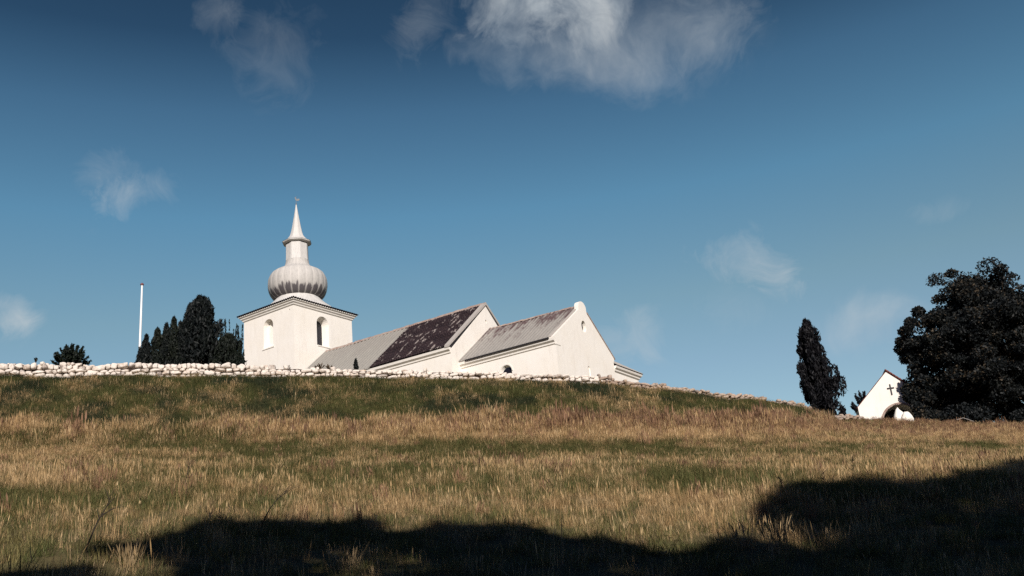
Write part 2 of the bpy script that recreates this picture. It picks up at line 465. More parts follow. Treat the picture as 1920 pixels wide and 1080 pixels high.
# ------------------------------------------------------------------ the church
T = np.array([-19.307, 81.5907, 0]); AX = np.array([.834, -.5517, 0]); BX = np.array([.5517, .834, 0])      # tower: south-east corner, east, north
CN = np.array([-17.1664, 84.8422, 0]); AX2 = np.array([.8525, -.5227, 0]); BX2 = np.array([.5227, .8525, 0])  # nave: middle of its west end
N0 = CN + AX2 * 17.4618                                                                                 # middle of the nave's east wall
TC = np.array([-20.0075, 86.4226, 0])                                                                   # tower axis
church = root('church', (N0[0], N0[1], float(ground(N0[0], N0[1]))), 'whitewashed church with onion-domed tower and lead roofs behind the stone wall', 'church')


def arch_poly(c0, hw, z0, z1, n=14):
    """upright round-headed outline: centre c0, half width, sill, springing"""
    return [(c0 - hw, z0), (c0 + hw, z0)] + [(c0 + hw * math.cos(q), z1 + hw * math.sin(q)) for q in np.linspace(0, math.pi, n)]


# tower body
m = MB(T, AX, BX); m.box(-6.5, 0, 0, 7.287, 14.0, 29.25)
tower = m.build('tower_wall', M_PLASTER, church)
# niche in the south face (blind): splayed
def taper_arch(mb, face, c0, hw, z0, zs, depth, c1=None, hw1=None, z01=None, zs1=None):
    A = arch_poly(c0, hw, z0, zs); B = arch_poly(c1 if c1 is not None else c0, hw1 or hw, z01 or z0, zs1 or zs)
    f = (lambda q, k: (q[0], k, q[1])) if face == 'S' else (lambda q, k: (k, q[0], q[1]))
    s = -1 if face == 'S' else 1
    ks = (-.03, depth) if face == 'S' else (.03, -depth)
    mb.loft([[f(q, ks[0]) for q in A], [f(q, ks[1]) for q in B]], True, True)
m = MB(T, AX, BX); taper_arch(m, 'S', -3.25, .62, 25.95, 28.0, .5, -3.22, .57, 26.35, 28.0); cut(tower, m)
m = MB(T, AX, BX); taper_arch(m, 'E', 3.5, .76, 25.95, 28.0, .75, 3.5, .56, 26.1, 27.95); cut(tower, m)
# little putlog hole
m = MB(T, AX, BX); m.box(-.58, -.46, -.1, .3, 28.74, 28.86); cut(tower, m)
m = MB(T, AX, BX); m.prism([(-.8, 3.5 + q[0], q[1]) for q in arch_poly(0, .6, 26.0, 27.95)], (.09, 0, 0))
m.build('belfry_opening', M_DARK, tower)
m = MB(T, AX, BX); m.box(-4.05, -2.5, -.05, .03, 25.86, 25.95); m.build('niche_sill', M_TRIM, tower)
m = MB(T, AX, BX); m.box(-.03, .05, 2.8, 4.55, 25.86, 25.95); m.build('window_sill', M_TRIM, tower)


def ring(mb, prof, u0, u1, v0, v1):
    mb.loft([[(u0 - o, v0 - o, z), (u1 + o, v0 - o, z), (u1 + o, v1 + o, z), (u0 - o, v1 + o, z)] for (o, z) in prof], True, True)


m = MB(T, AX, BX)
ring(m, [(-.05, 29.10), (.02, 29.12), (.10, 29.19), (.11, 29.27), (.23, 29.38), (.24, 29.46), (.36, 29.54), (.37, 29.63), (-.05, 29.64)], -6.5, 0, 0, 7.287)
m.build('cornice', M_TRIM, tower, bevel=.012)

# tower roof: a low skirt of dark pantiles with an uneven, rippled eave
m = MB(T, AX, BX)
def tile_side(mb, p0, p1, q0, q1, n):
    """ripple of pantile rolls from eave p0-p1 up to q0-q1"""
    p0, p1, q0, q1 = map(np.array, (p0, p1, q0, q1)); k = n * 6
    lo = []; hi = []; un = []
    for i in range(k + 1):
        f = i / k; w = .035 * math.sin(f * n * 2 * math.pi)
        a_ = p0 + (p1 - p0) * f; b_ = q0 + (q1 - q0) * f
        lo.append((*a_[:2], a_[2] + w + .05)); hi.append((*b_[:2], b_[2] + w + .05)); un.append((*a_[:2], a_[2] + w - .015))
    mb.loft([un, lo, hi], False)
e, z0, z1, i_ = .46, 29.67, 29.98, 1.0
cs = [(-6.5 - e, -e), (e, -e), (e, 7.287 + e), (-6.5 - e, 7.287 + e)]; ci = [(-6.5 + i_, i_), (-i_, i_), (-i_, 7.287 - i_), (-6.5 + i_, 7.287 - i_)]
for k in range(4):
    j = (k + 1) % 4; tile_side(m, (*cs[k], z0), (*cs[j], z0), (*ci[k], z1), (*ci[j], z1), 30)
m.build('tower_roof', M_TILE, church)


def lathe(mb, prof, n, ribs=0, amp=0.0, phase=0.0, poly=None):
    """surface of revolution on the tower axis, with gores or flat sides; v of the UV map is height above the first ring"""
    rings = []; zs = prof[0][1]
    for (r, z) in prof:
        rr = []
        for i in range(n):
            q = 2 * math.pi * i / n; k = 1.0
            if ribs: k = 1 - amp + amp * abs(math.sin(q * ribs / 2 + phase)) ** .7
            if poly:
                w = (q + phase) % (2 * math.pi / poly) - math.pi / poly; k = math.cos(math.pi / poly) / math.cos(w) * 1.03
            rr.append((r * k * math.cos(q), r * k * math.sin(q), z))
        rings.append(rr)
    R = [[mb.v(*p) for p in r] for r in rings]
    for a_, (A, B) in enumerate(zip(R, R[1:])):
        for i in range(n):
            j = (i + 1) % n; f = mb.bm.faces.new([A[i], A[j], B[j], B[i]])
            u0, u1 = i / n * 17, (i + 1) / n * 17; v0, v1 = prof[a_][1] - zs, prof[a_ + 1][1] - zs
            for l, c in zip(f.loops, [(u0, v0), (u1, v0), (u1, v1), (u0, v1)]): l[mb.uvl].uv = c
    return R


def smooth_prof(P, k=4):
    P = np.array(P); t_ = np.arange(len(P)); tt = np.linspace(0, len(P) - 1, (len(P) - 1) * k + 1); out = []
    for x in tt:
        i = min(int(x), len(P) - 2); f = x - i; p0, p1, p2, p3 = P[max(i - 1, 0)], P[i], P[i + 1], P[min(i + 2, len(P) - 1)]
        out.append(tuple(.5 * ((2 * p1) + (-p0 + p2) * f + (2 * p0 - 5 * p1 + 4 * p2 - p3) * f * f + (-p0 + 3 * p1 - 3 * p2 + p3) * f ** 3)))
    return out


m = MB(TC); lathe(m, smooth_prof([(3.55, 29.72), (3.42, 29.95), (3.15, 30.2), (2.72, 30.55), (2.3, 30.95), (2.0, 31.3), (1.85, 31.7)]), 96, 16, .012)
m.build('dome_skirt', M_SPIRE, church, smooth=True)
m = MB(TC); lathe(m, smooth_prof([(1.7, 31.22), (2.05, 31.28), (2.38, 31.52), (2.62, 31.95), (2.74, 32.45), (2.74, 32.95), (2.65, 33.35), (2.4, 33.8), (1.88, 34.13), (1.4, 34.38), (1.15, 34.72), (1.07, 35.15)]), 240, 24, .012)
m.build('onion_dome', M_DOME, church, smooth=True)
m = MB(TC); lathe(m, [(1.08, 35.1), (1.06, 35.6), (1.05, 36.2), (1.05, 36.8)], 48, 0, 0, .3, 8)
m.build('lantern_neck', M_SPIRE, church)
m = MB(TC); lathe(m, [(1.0, 36.85), (1.06, 36.87), (1.34, 36.95), (1.37, 37.04)], 48, 0, 0, .3, 8)
m.build('collar', M_SPIRE, church)
m = MB(TC); lathe(m, smooth_prof([(1.39, 37.05), (1.08, 37.22), (.80, 37.5), (.61, 37.86), (.44, 38.6), (.32, 39.3), (.2, 40.0), (.04, 41.05)], 3), 48, 0, 0, .3, 8)
spire = m.build('spire', M_SPIRE, church)
m = MB(TC)
m.tube([(0, 0, 41.0), (0, 0, 41.95)], .022, 8)
m.loft([[(.07 * math.sin(p) * math.cos(q), .07 * math.sin(p) * math.sin(q), 41.12 + .07 * math.cos(p)) for q in np.linspace(0, 6.2832, 10, endpoint=False)] for p in np.linspace(.05, 3.09, 7)], True, True)
cock = [(-.16, 41.86), (-.1, 41.93), (-.04, 41.88), (0, 41.72), (.12, 41.64), (.28, 41.68), (.42, 41.62), (.44, 41.5), (.36, 41.4), (.2, 41.36), (.04, 41.4), (-.08, 41.52), (-.12, 41.7)]
m.prism([(x * .8, -.012, 41.62 + (z - 41.62) * .75) for x, z in cock], (0, .024, 0))
m.build('weathervane', M_VANE, spire)

# nave: solid gabled body
HN, LN, ZE, ZR = 5.54, 17.46, 20.86, 25.46
m = MB(CN, AX2, BX2)
m.prism([(0.02, -HN + .28, 12.5), (0.02, HN - .28, 12.5), (0.02, HN - .28, ZE - .22), (0.02, 0, ZR - .18), (0.02, -HN + .28, ZE - .22)], (LN - .02, 0, 0))
nave = m.build('nave_wall', M_PLASTER, church)
m = MB(N0, AX2, BX2)
m.prism([(-.2, -.13 + .11 * math.cos(q), 23.95 + .16 * math.sin(q)) for q in np.linspace(0, 6.2832, 12, endpoint=False)], (.3, 0, 0)); cut(nave, m)
# stepped cornice along the eaves; ends at the gable corner
def eave_cornice(fr, u0, u1, vw, s, ze, name, parent):
    m = MB(*fr)
    pr = [(0, ze - .52), (.02, ze - .51), (.10, ze - .45), (.11, ze - .34), (.26, ze - .22), (.29, ze - .04), (0, ze - .03)]
    m.prism([(u0, vw + s * (o - .02), z) for o, z in pr], (u1 - u0, 0, 0)); return m.build(name, M_TRIM, parent)
eave_cornice((CN, AX2, BX2), .05, LN - .01, -HN + .28, -1, ZE, 'cornice', nave)
eave_cornice((CN, AX2, BX2), .05, LN - .01, HN - .28, 1, ZE, 'cornice', nave)


def roof_slope(fr, name, material, parent, u0, u1, va, za, vb, zb, thick=.1, batten=None, bw=.05, bh=.05, za1=None, zb1=None, wob=.0):
    """one slope: eave (va,za) up to ridge (vb,zb); za1/zb1 are the heights at u1"""
    za1 = za if za1 is None else za1; zb1 = zb if zb1 is None else zb1
    m = MB(*fr); nu, nv = 24, 6; L = math.hypot(vb - va, zb - za); nrm = np.array([-(zb - za), (vb - va)]) / L * (1 if vb > va else -1)
    if nrm[1] < 0: nrm = -nrm
    def pt(fu, fv, off=0):
        u = u0 + (u1 - u0) * fu; e_ = za + (za1 - za) * fu; r_ = zb + (zb1 - zb) * fu
        w = wob * (math.sin(u * .9 + fv * 2) + .6 * math.sin(u * 2.3 + 1.3)) * (.3 + fv)
        return (u, va + (vb - va) * fv + nrm[0] * off, e_ + (r_ - e_) * fv + nrm[1] * off + w)
    for i in range(nu):
        for j in range(nv):
            c = [(i, j), (i + 1, j), (i + 1, j + 1), (i, j + 1)]
            m.face([pt(a_ / nu, b_ / nv) for a_, b_ in c], [(u0 + (u1 - u0) * a_ / nu, L * b_ / nv) for a_, b_ in c])
            m.face([pt(a_ / nu, b_ / nv, -thick) for a_, b_ in c])
    for i in range(nu):
        for fv in (0, 1): m.face([pt(i / nu, fv), pt((i + 1) / nu, fv), pt((i + 1) / nu, fv, -thick), pt(i / nu, fv, -thick)])
    for j in range(nv):
        for fu in (0, 1): m.face([pt(fu, j / nv), pt(fu, (j + 1) / nv), pt(fu, (j + 1) / nv, -thick), pt(fu, j / nv, -thick)])
    if batten:
        k = int((u1 - u0) / batten)
        for i in range(k + 1):
            c = (i + .15) / k * .985
            for j in range(nv):
                h = bw / (u1 - u0) / 2; f0, f1 = j / nv, (j + 1) / nv
                P = lambda fu, fv, off: pt(min(max(fu, 0), 1), fv, off)
                UV = lambda f: (u0 + (u1 - u0) * c, L * f)
                for (a_, o1, b_, o2) in ((c - h, -.005, c - h * .8, bh), (c - h * .8, bh, c + h * .8, bh), (c + h * .8, bh, c + h, -.005)):
                    m.face([P(a_, f0, o1), P(b_, f0, o2), P(b_, f1, o2), P(a_, f1, o1)], [UV(f0), UV(f0), UV(f1), UV(f1)])
                if j == 0: m.face([P(c - h, 0, -.005), P(c + h, 0, -.005), P(c + h * .8, 0, bh), P(c - h * .8, 0, bh)])
    return m.build(name, material, parent)


NF = (CN, AX2, BX2)
US = 9.72
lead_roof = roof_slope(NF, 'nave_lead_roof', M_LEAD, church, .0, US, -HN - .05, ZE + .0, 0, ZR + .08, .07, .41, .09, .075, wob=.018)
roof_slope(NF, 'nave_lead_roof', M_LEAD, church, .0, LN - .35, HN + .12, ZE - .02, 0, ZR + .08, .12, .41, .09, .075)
# old tile half: courses of pantiles as real relief
def pantile_slope(fr, name, parent, u0, u1, va, za, vb, zb, row=.33, roll=.23):
    m = MB(*fr); L = math.hypot(vb - va, zb - za); d = np.array([vb - va, zb - za]) / L; nrm = np.array([-d[1], d[0]])
    if nrm[1] < 0: nrm = -nrm
    nr = int(L / row); nu = int((u1 - u0) / roll) * 4
    rj = random.Random(4)
    for j in range(nr):
        s0, s1 = L * j / nr, L * (j + 1) / nr + .05; jt = rj.uniform(-.01, .01); lo = []; hi = []; un = []
        for i in range(nu + 1):
            u = u0 + (u1 - u0) * i / nu; w = .03 * math.cos(2 * math.pi * i / 4)
            o0, o1 = .075 + w + jt + .012 * math.sin(u * 1.7 + j), .02 + w
            f = lambda s, o: (u, va + d[0] * s + nrm[0] * o, za + d[1] * s + nrm[1] * o)
            lo.append(f(s0, o0)); hi.append(f(s1, o1)); un.append(f(s0, -.02))
        A, B, D = [[m.v(*p) for p in q] for q in (un, lo, hi)]
        for i in range(nu):
            ua, ub = u0 + (u1 - u0) * i / nu, u0 + (u1 - u0) * (i + 1) / nu
            f = m.bm.faces.new([B[i], B[i + 1], D[i + 1], D[i]])
            for l, c in zip(f.loops, [(ua, s0), (ub, s0), (ub, s1), (ua, s1)]): l[m.uvl].uv = c
            f = m.bm.faces.new([A[i], A[i + 1], B[i + 1], B[i]])
            for l in f.loops: l[m.uvl].uv = (ua, s0)
    return m.build(name, M_TILE, parent)
pantile_slope(NF, 'nave_tile_roof', church, US + .01, LN - .36, -HN - .05, ZE + .02, -.06, ZR + .03)
m = MB(*NF); m.prism([(US - .02, -HN + .1, ZE - .02), (US - .02, 0, ZR - .04), (US - .02, 0, ZR - .14), (US - .02, -HN + .3, ZE - .06)], (LN - US, 0, 0))
m.build('roof_boarding', M_IRON, church)
# ridge capping in short pieces
m = MB(*NF); k = 40
for i in range(k):
    a0, a1 = LN * i / k, LN * (i + 1) / k + .04; z = ZR + .06 + random.uniform(-.025, .025); tp = random.uniform(.12, .16)
    m.prism([(a0, -.24, z - .12), (a0, -.12, z + tp * .6), (a0, 0, z + tp), (a0, .12, z + tp * .6), (a0, .24, z - .12)], (a1 - a0, 0, 0))
m.build('nave_ridge', M_RIDGE, church)
# mortar verge along the east gable
m = MB(*NF)
for s in (-1, 1):
    m.prism([(LN - .36, s * (HN + .03), ZE - .05), (LN - .36, s * (HN + .03), ZE + .13), (LN - .36, 0, ZR + .17), (LN - .36, 0, ZR - .06)], (.42, 0, 0))
m.build('gable_verge', M_VERGE, nave)
m = MB(*NF); m.prism([(-.02, -HN - .16, ZE - .1), (-.02, -HN - .16, ZE + .06), (-.02, 0, ZR + .13), (-.02, 0, ZR - .03)], (.1, 0, 0)); m.build('roof_shadow_strip', M_IRON, church)  # dark strip standing in for the shadow gap where roof meets tower

# chancel
CCc, HC, LC, CE, CRW, CRE = .386, 4.70, 8.36, 19.82, 23.43, 23.24
CFr = (N0, AX2, BX2)
m = MB(*CFr); w_ = HC - .25
m.prism([(-.01, CCc - w_, 11.5), (-.01, CCc + w_, 11.5), (-.01, CCc + w_, CE - .2), (-.01, CCc, CRE - .2), (-.01, CCc - w_, CE - .2)], (LC - .36, 0, 0))
chancel = m.build('chancel_wall', M_PLASTER, church)
m = MB(*CFr); vs = CCc - w_
m.loft([[(u, vs - .02, z) for u, z in arch_poly(3.98, .50, 16.6, 18.22)], [(u, vs + .22, z) for u, z in arch_poly(4.0, .42, 16.8, 18.2)]], True, True); cut(chancel, m)
m = MB(*CFr); m.prism([(u, vs + .17, z) for u, z in arch_poly(4.0, .40, 16.9, 18.17)], (0, .04, 0)); m.build('window', M_DARK, chancel)
m = MB(*CFr)
for q in range(14):
    a0, a1 = math.pi * q / 14, math.pi * (q + 1) / 14; r0, r1 = .52, .62
    m.prism([(3.98 + r * math.cos(a_), vs - .03, 18.22 + r * math.sin(a_)) for r, a_ in ((r0, a0), (r1, a0), (r1, a1), (r0, a1))], (0, .06, 0))
m.build('arch_moulding', M_TRIM, chancel)
# east gable with a rounded top piece, standing a little above the roof
g0, g1 = LC - .36, LC
tp = [(CCc + .30 - .60, 22.95), (CCc + .30 - .60, 23.25)]
top = [(CCc + .32 + .60 * math.cos(q), 23.16 + .50 * math.sin(q)) for q in np.linspace(0, math.pi, 15)]
poly = [(CCc - w_, 11.5), (CCc + w_ + .1, 11.5), (CCc + w_ + .1, CE - .28), (CCc + HC + .06, CE + .02), (CCc + .92, 22.84)] + top + [(CCc - .30, 22.9), (CCc - HC + .02, CE + .04), (CCc - HC + .05, CE - .12), (CCc - w_, CE - .25)]
m = MB(*CFr); m.prism([(g0, v, z) for v, z in poly], (g1 - g0, 0, 0)); gable = m.build('east_gable', M_PLASTER, church, bevel=.03)
gable.modifiers.clear()
m = MB(*CFr)
m.loft([[(g1 + .02, .62 + .37 * math.cos(q), 21.62 + .47 * math.sin(q)) for q in np.linspace(0, 6.2832, 20, endpoint=False)],
        [(g1 - .28, .60 + .35 * math.cos(q), 21.64 + .44 * math.sin(q)) for q in np.linspace(0, 6.2832, 20, endpoint=False)]], True, True); cut(gable, m)
m = MB(*CFr); m.prism([(g1 - .30, .60 + .38 * math.cos(q), 21.64 + .46 * math.sin(q)) for q in np.linspace(0, 6.2832, 20, endpoint=False)], (.045, 0, 0)); m.build('oval_window', M_DARK, gable)
m = MB(*CFr); m.loft([[(g1 + .02, v, z) for v, z in arch_poly(.62, .20, 16.9, 18.3)], [(g1 - .07, v, z) for v, z in arch_poly(.62, .17, 17.0, 18.29)]], True, True); cut(gable, m)
m = MB(*CFr)
m.prism([(g0 - .03, v, z) for v, z in [(CCc + .98, 22.8), (CCc + HC + .12, CE - .02), (CCc + HC + .12, CE + .08), (CCc + .98, 22.92)]], (.44, 0, 0))
m.build('gable_coping', M_RIDGE, gable)
m = MB(*CFr)
m.prism([(g0 - .03, v, z) for v, z in [(CCc - .34, 22.91), (CCc - HC + .04, CE + .05), (CCc - HC + .01, CE + .10), (CCc - .34, 22.98)]], (.2, 0, 0))
m.build('gable_coping', M_VERGE, gable)
m = MB(*CFr)   # cornice returned a little way on to the gable
pr = [(0, CE - .52), (.05, CE - .50), (.06, CE - .42), (0, CE - .40)]
m.prism([(g1 - .02 + o, CCc - w_ - .06, z) for o, z in pr], (0, .75, 0)); m.build('cornice_return', M_TRIM, gable)
eave_cornice(CFr, .0, g1 - .004, CCc - w_, -1, CE, 'cornice', chancel)
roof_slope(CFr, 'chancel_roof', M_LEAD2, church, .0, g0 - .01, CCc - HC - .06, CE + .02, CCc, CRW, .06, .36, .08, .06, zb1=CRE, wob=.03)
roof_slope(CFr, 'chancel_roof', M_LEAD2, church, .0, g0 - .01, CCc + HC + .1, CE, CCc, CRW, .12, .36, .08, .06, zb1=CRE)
m = MB(*CFr); k = 20
for i in range(k):
    a0, a1 = (g0 - .02) * i / k, (g0 - .02) * (i + 1) / k; z = CRW + (CRE - CRW) * i / k + .01 + random.uniform(-.02, .02)
    m.prism([(a0, CCc - .16, z - .08), (a0, CCc - .07, z + .06), (a0, CCc + .07, z + .06), (a0, CCc + .16, z - .08)], (a1 - a0, 0, 0))
m.build('chancel_ridge', M_RIDGE, church)
m = MB(*CFr); m.box(.62, g0 + .02, CCc - HC - .12, CCc - HC - .035, CE - .07, CE + .03); m.build('gutter', M_IRON, church)
# north wing with its hipped lean-to roof
ve = 9.35
m = MB(*CFr); m.box(LC - 4.6, LC - .1, CCc + w_ + .05, ve, 11.0, 19.28); wing = m.build('sacristy_wall', M_PLASTER, church)
m = MB(*CFr)
pr = [(-.04, 18.80), (.02, 18.82), (.11, 18.90), (.12, 19.0), (.25, 19.11), (.30, 19.27), (-.04, 19.29)]
m.loft([[(LC - .1 + o, CCc + w_ + .12, z), (LC - .1 + o, ve + o, z), (LC - 4.6 - o, ve + o, z), (LC - 4.6 - o, CCc + w_ + .12, z)] for o, z in pr], True, True)
m.build('cornice', M_TRIM, wing)
m = MB(*CFr); e_ = .36; z0 = 19.31
def quad(P, uvs): m.face(P, uvs)
A_, B_ = (LC - .1 + e_, CCc + HC + .12, z0), (LC - .1 + e_, ve + e_, z0); D_, E_ = (LC - 2.35, CCc + HC - .3, 21.1), (LC - 2.35, 7.6, 21.1)
quad([A_, B_, E_, D_], [(0, 0), (4.6, 0), (2.5, 3), (0, 3)])
quad([B_, (LC - 4.6 - e_, ve + e_, z0), E_], [(0, 0), (5, 0), (2.5, 3)])
quad([(LC - 4.6 - e_, ve + e_, z0), (LC - 4.6 - e_, CCc + HC + .12, z0), D_, E_], [(0, 0), (4.6, 0), (4.6, 3), (2.5, 3)])
for k in range(12):
    f = (k + .5) / 12; v0 = A_[1] + (B_[1] - A_[1]) * f; tz = min(1, max(0, (B_[1] - v0) / (B_[1] - E_[1])))
    q0 = np.array((A_[0], v0, z0 + .01)); q1 = np.array((A_[0] + (D_[0] - A_[0]) * tz, v0, z0 + (21.1 - z0) * tz + .01))
    m.tube([q0, q1], .035, 5)
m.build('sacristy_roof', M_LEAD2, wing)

# ------------------------------------------------------------------ stone walls
def catmull(P, step):
    P = np.array(P, float); out = []
    for i in range(len(P) - 1):
        p0, p1, p2, p3 = P[max(i - 1, 0)], P[i], P[i + 1], P[min(i + 2, len(P) - 1)]; n = max(2, int(np.linalg.norm(p2 - p1) / step))
        for f in np.linspace(0, 1, n, endpoint=False):
            out.append(.5 * ((2 * p1) + (-p0 + p2) * f + (2 * p0 - 5 * p1 + 4 * p2 - p3) * f * f + (-p0 + 3 * p1 - 3 * p2 + p3) * f ** 3))
    out.append(P[-1]); return np.array(out)


_ico = bmesh.new(); bmesh.ops.create_icosphere(_ico, subdivisions=3, radius=1.0)
ICO_V = np.array([v.co[:] for v in _ico.verts]); ICO_F = np.array([[v.index for v in f.verts] for f in _ico.faces]); _ico.free()


def stone_verts(r, hx, hy, hz, boxy=.55):
    p = ICO_V.copy(); mx = np.abs(p).max(1, keepdims=True); p = p * (1 - boxy) + (p / mx) * boxy * .86
    for _ in range(6):                        # knock facets off like split fieldstone
        n = r.normal(size=3); n /= np.linalg.norm(n); d = p @ n; lim = r.uniform(.68, .95); over = np.clip(d - lim, 0, None); p = p - over[:, None] * n * .85
    q = r.uniform(0, 6, 3); p = p * (1 + .06 * np.sin(p @ r.normal(size=3) * 3 + q[0]) + .04 * np.sin(p @ r.normal(size=3) * 6 + q[1]))[:, None]
    return p * np.array([hx, hy, hz])


def stone_mat(name, white):
    def f(t, b):
        p = pos(t); r = attr(t, 'rnd').outputs['Fac']; n1 = t.noise(p, 3.2, 5, .65); n2 = t.noise(p, 14, 5, .7)
        rock = t.ramp(r, [(0, (.30, .22, .17)), (.3, (.44, .34, .27)), (.6, (.34, .29, .25)), (.8, (.50, .38, .28)), (1, (.24, .20, .18))])
        rock = t.mix(t.math('MULTIPLY', t.step(n2, .5, .75), .6), rock, C4((.15, .13, .11)))
        w = t.mix(n1, C4((.76, .70, .63)), C4((.66, .58, .50)))
        k = t.step(t.math('ADD', t.math('ADD', t.math('MULTIPLY', n1, .75), t.math('MULTIPLY', n2, .3)), t.math('MULTIPLY', r, .45)), white, white - .22)
        t.link(t.mix(k, rock, w), b.inputs['Base Color']); bump(t, b, t.math('ADD', n1, n2), .7, .05)
    return mat(name, f, .9, .15)


M_WSTONE = stone_mat('whitewashed_fieldstone', 1.04)
M_RSTONE = stone_mat('bare_fieldstone', .42)
def mortar(t, b):
    n = t.noise(pos(t), 8, 4, .7); t.link(t.mix(n, C4((.03, .022, .017)), C4((.07, .052, .04))), b.inputs['Base Color']); bump(t, b, n, .8, .06)
M_MORTAR = mat('wall_core', mortar, .95, .1)


def stone_wall(path, h_of, label, material, seed, rubble, size=1.0):
    r = np.random.default_rng(seed); o = root('stone_wall', path[len(path) // 2], label, 'stone wall')
    base = np.array(path[len(path) // 2]); seg = np.diff(path[:, :2], axis=0); L = np.concatenate([[0], np.cumsum(np.hypot(seg[:, 0], seg[:, 1]))])
    def P(s): return np.array([np.interp(s, L, path[:, k]) for k in range(3)])
    def D(s): d = P(min(s + .5, L[-1])) - P(max(s - .5, 0)); d[2] = 0; return d / np.linalg.norm(d)
    V = []; F = []; R = []; nv = 0
    for side in (0, 1):                       # the near face, then the far one
        z0 = 0.0; course = 0
        while True:
            chh = r.uniform(.19, .34) * size; s = r.uniform(-.3, 0); any_ = False
            while s < L[-1]:
                w = r.uniform(.2, .45) * (1.75 if r.random() < .3 else 1) * size; sm = min(max(s + w / 2, 0), L[-1]); H = h_of(sm)
                zz = z0 + r.uniform(-.03, .03) * (1 + 2 * rubble) + .05 * math.sin(s * 1.3 + course * 2)
                if zz + chh * (.78 - .3 * rubble) < H:
                    any_ = True; p = P(sm); d = D(sm); nrm = np.array([d[1], -d[0], 0]); 
                    if side: nrm = -nrm
                    hz = chh * .525 * r.uniform(.9, 1.1 + .2 * rubble); hy = r.uniform(.2, .27)
                    v = stone_verts(r, w * .535, hy, hz, .97 - .5 * rubble)
                    tl = r.normal(0, .07 + .17 * rubble); c_, s_ = math.cos(tl), math.sin(tl)
                    vx = v[:, 0] * c_ - v[:, 2] * s_; vz = v[:, 0] * s_ + v[:, 2] * c_
                    depth = .22 - .10 * (zz / 1.1) + r.normal(0, .02 + .05 * rubble)
                    q = p + vx[:, None] * d + (v[:, 1] + depth)[:, None] * nrm; q[:, 2] += vz + zz + chh / 2 - .05
                    V.append(q - base); F.append(ICO_F + nv); nv += len(v); R.append(np.full(len(v), r.random()))
                s += w
            z0 += chh * .93; course += 1
            if not any_ or course > 8: break
    me = mesh_np('stones', np.concatenate(V), np.concatenate(F), np.concatenate(R)); me.polygons.foreach_set('use_smooth', [True] * len(me.polygons))
    st = link('stones', me, material, o); ABS[st.name] = tuple(base)
    m = MB()                                  # packed core between the two faces
    rings = []
    for s in np.arange(0, L[-1], .8):
        p = P(s); d = D(s); nrm = np.array([d[1], -d[0], 0]); H = h_of(s) - .24
        rings.append([tuple(p + nrm * .2 + (0, 0, -.2)), tuple(p + nrm * .14 + (0, 0, H)), tuple(p - nrm * .14 + (0, 0, H)), tuple(p - nrm * .27 + (0, 0, -.2))])
    m.loft(rings, True, True); m.build('core', M_MORTAR, o)
    return o


wp = np.array([at(*w) for w in WALL])
full = catmull(wp, .6); full[:, 2] = ground(full[:, 0], full[:, 1])
fx, fy = project(full)
kk = int(np.argmin(np.abs(fx - 1115)))
pw, pr_ = full[:kk + 1], full[kk:]
def hw_(path):
    sx, _ = project(path); seg = np.diff(path[:, :2], axis=0); L = np.concatenate([[0], np.cumsum(np.hypot(seg[:, 0], seg[:, 1]))])
    return lambda s: float(np.interp(np.interp(s, L, sx), [0, 250, 450, 650, 900, 1100, 1300, 1500, 1620], [1.10, 1.02, .90, .80, .78, .66, .55, .42, .35]))
stone_wall(pw, hw_(pw), 'long whitewashed dry fieldstone wall along the churchyard in front of the church', M_WSTONE, 11, .12)
stone_wall(pr_, hw_(pr_), 'low tumbled brown fieldstone wall running down the crest towards the gate', M_RSTONE, 12, .9, .85)

# ------------------------------------------------------------------ the gate
GA = at(1661, 695.6, 84.0)                               # apex of the gable
phi = math.radians(20.63 - 8); gx = np.array([math.cos(phi), -math.sin(phi), 0]); gy = np.array([math.sin(phi), math.cos(phi), 0])
gz = float(ground(GA[0], GA[1])) - .2; hwid, drop = 2.72, 2.62
gate = root('churchyard_gate', (GA[0], GA[1], gz), 'white gabled gatehouse with black cross and dark round arch beside big tree', 'gatehouse')
GFr = (np.array([GA[0], GA[1], 0]), gx, gy); za = GA[2]
m = MB(*GFr); m.prism([(-hwid, 0, gz), (hwid, 0, gz), (hwid, 0, za - drop), (0, 0, za - .05), (-hwid, 0, za - drop)], (0, 2.2, 0)); gw = m.build('gate_wall', M_PLASTER, gate)
ac = .35; ar = 1.38; zsp = za - 2.95 - ar + .1
m = MB(*GFr); m.prism([(u, -.1, z) for u, z in arch_poly(ac, ar, gz - .5, zsp, 24)], (0, 2.6, 0)); cut(gw, m)
m = MB(*GFr)
for q in range(20):
    a0, a1 = math.pi * q / 20, math.pi * (q + 1) / 20
    m.prism([(ac + r * math.cos(a_), -.05, zsp + r * math.sin(a_)) for r, a_ in ((ar, a0), (ar + .17, a0), (ar + .17, a1), (ar, a1))], (0, .12, 0))
m.build('arch_moulding', M_RIDGE, gate)
m = MB(*GFr); m.box(ac - ar - .15, ac + ar + .15, 2.0, 2.1, gz, zsp + ar + .1); m.build('gate_door', M_DARK, gate)
m = MB(*GFr); cz = za - 1.45; cu = .06
m.box(cu - .045, cu + .045, -.07, .01, cz - .55, cz + .33); m.box(cu - .27, cu - .047, -.07, .01, cz - .04, cz + .05); m.box(cu + .047, cu + .27, -.07, .01, cz - .04, cz + .05)
m.build('cross', M_IRON, gate)
def red_tiles(t, b):
    n = t.noise(pos(t), 7, 4, .7); t.link(t.mix(n, C4((.10, .025, .02)), C4((.23, .065, .045))), b.inputs['Base Color']); bump(t, b, n, .6, .04)
M_RED = mat('red_roof_tiles', red_tiles, .8, .2)
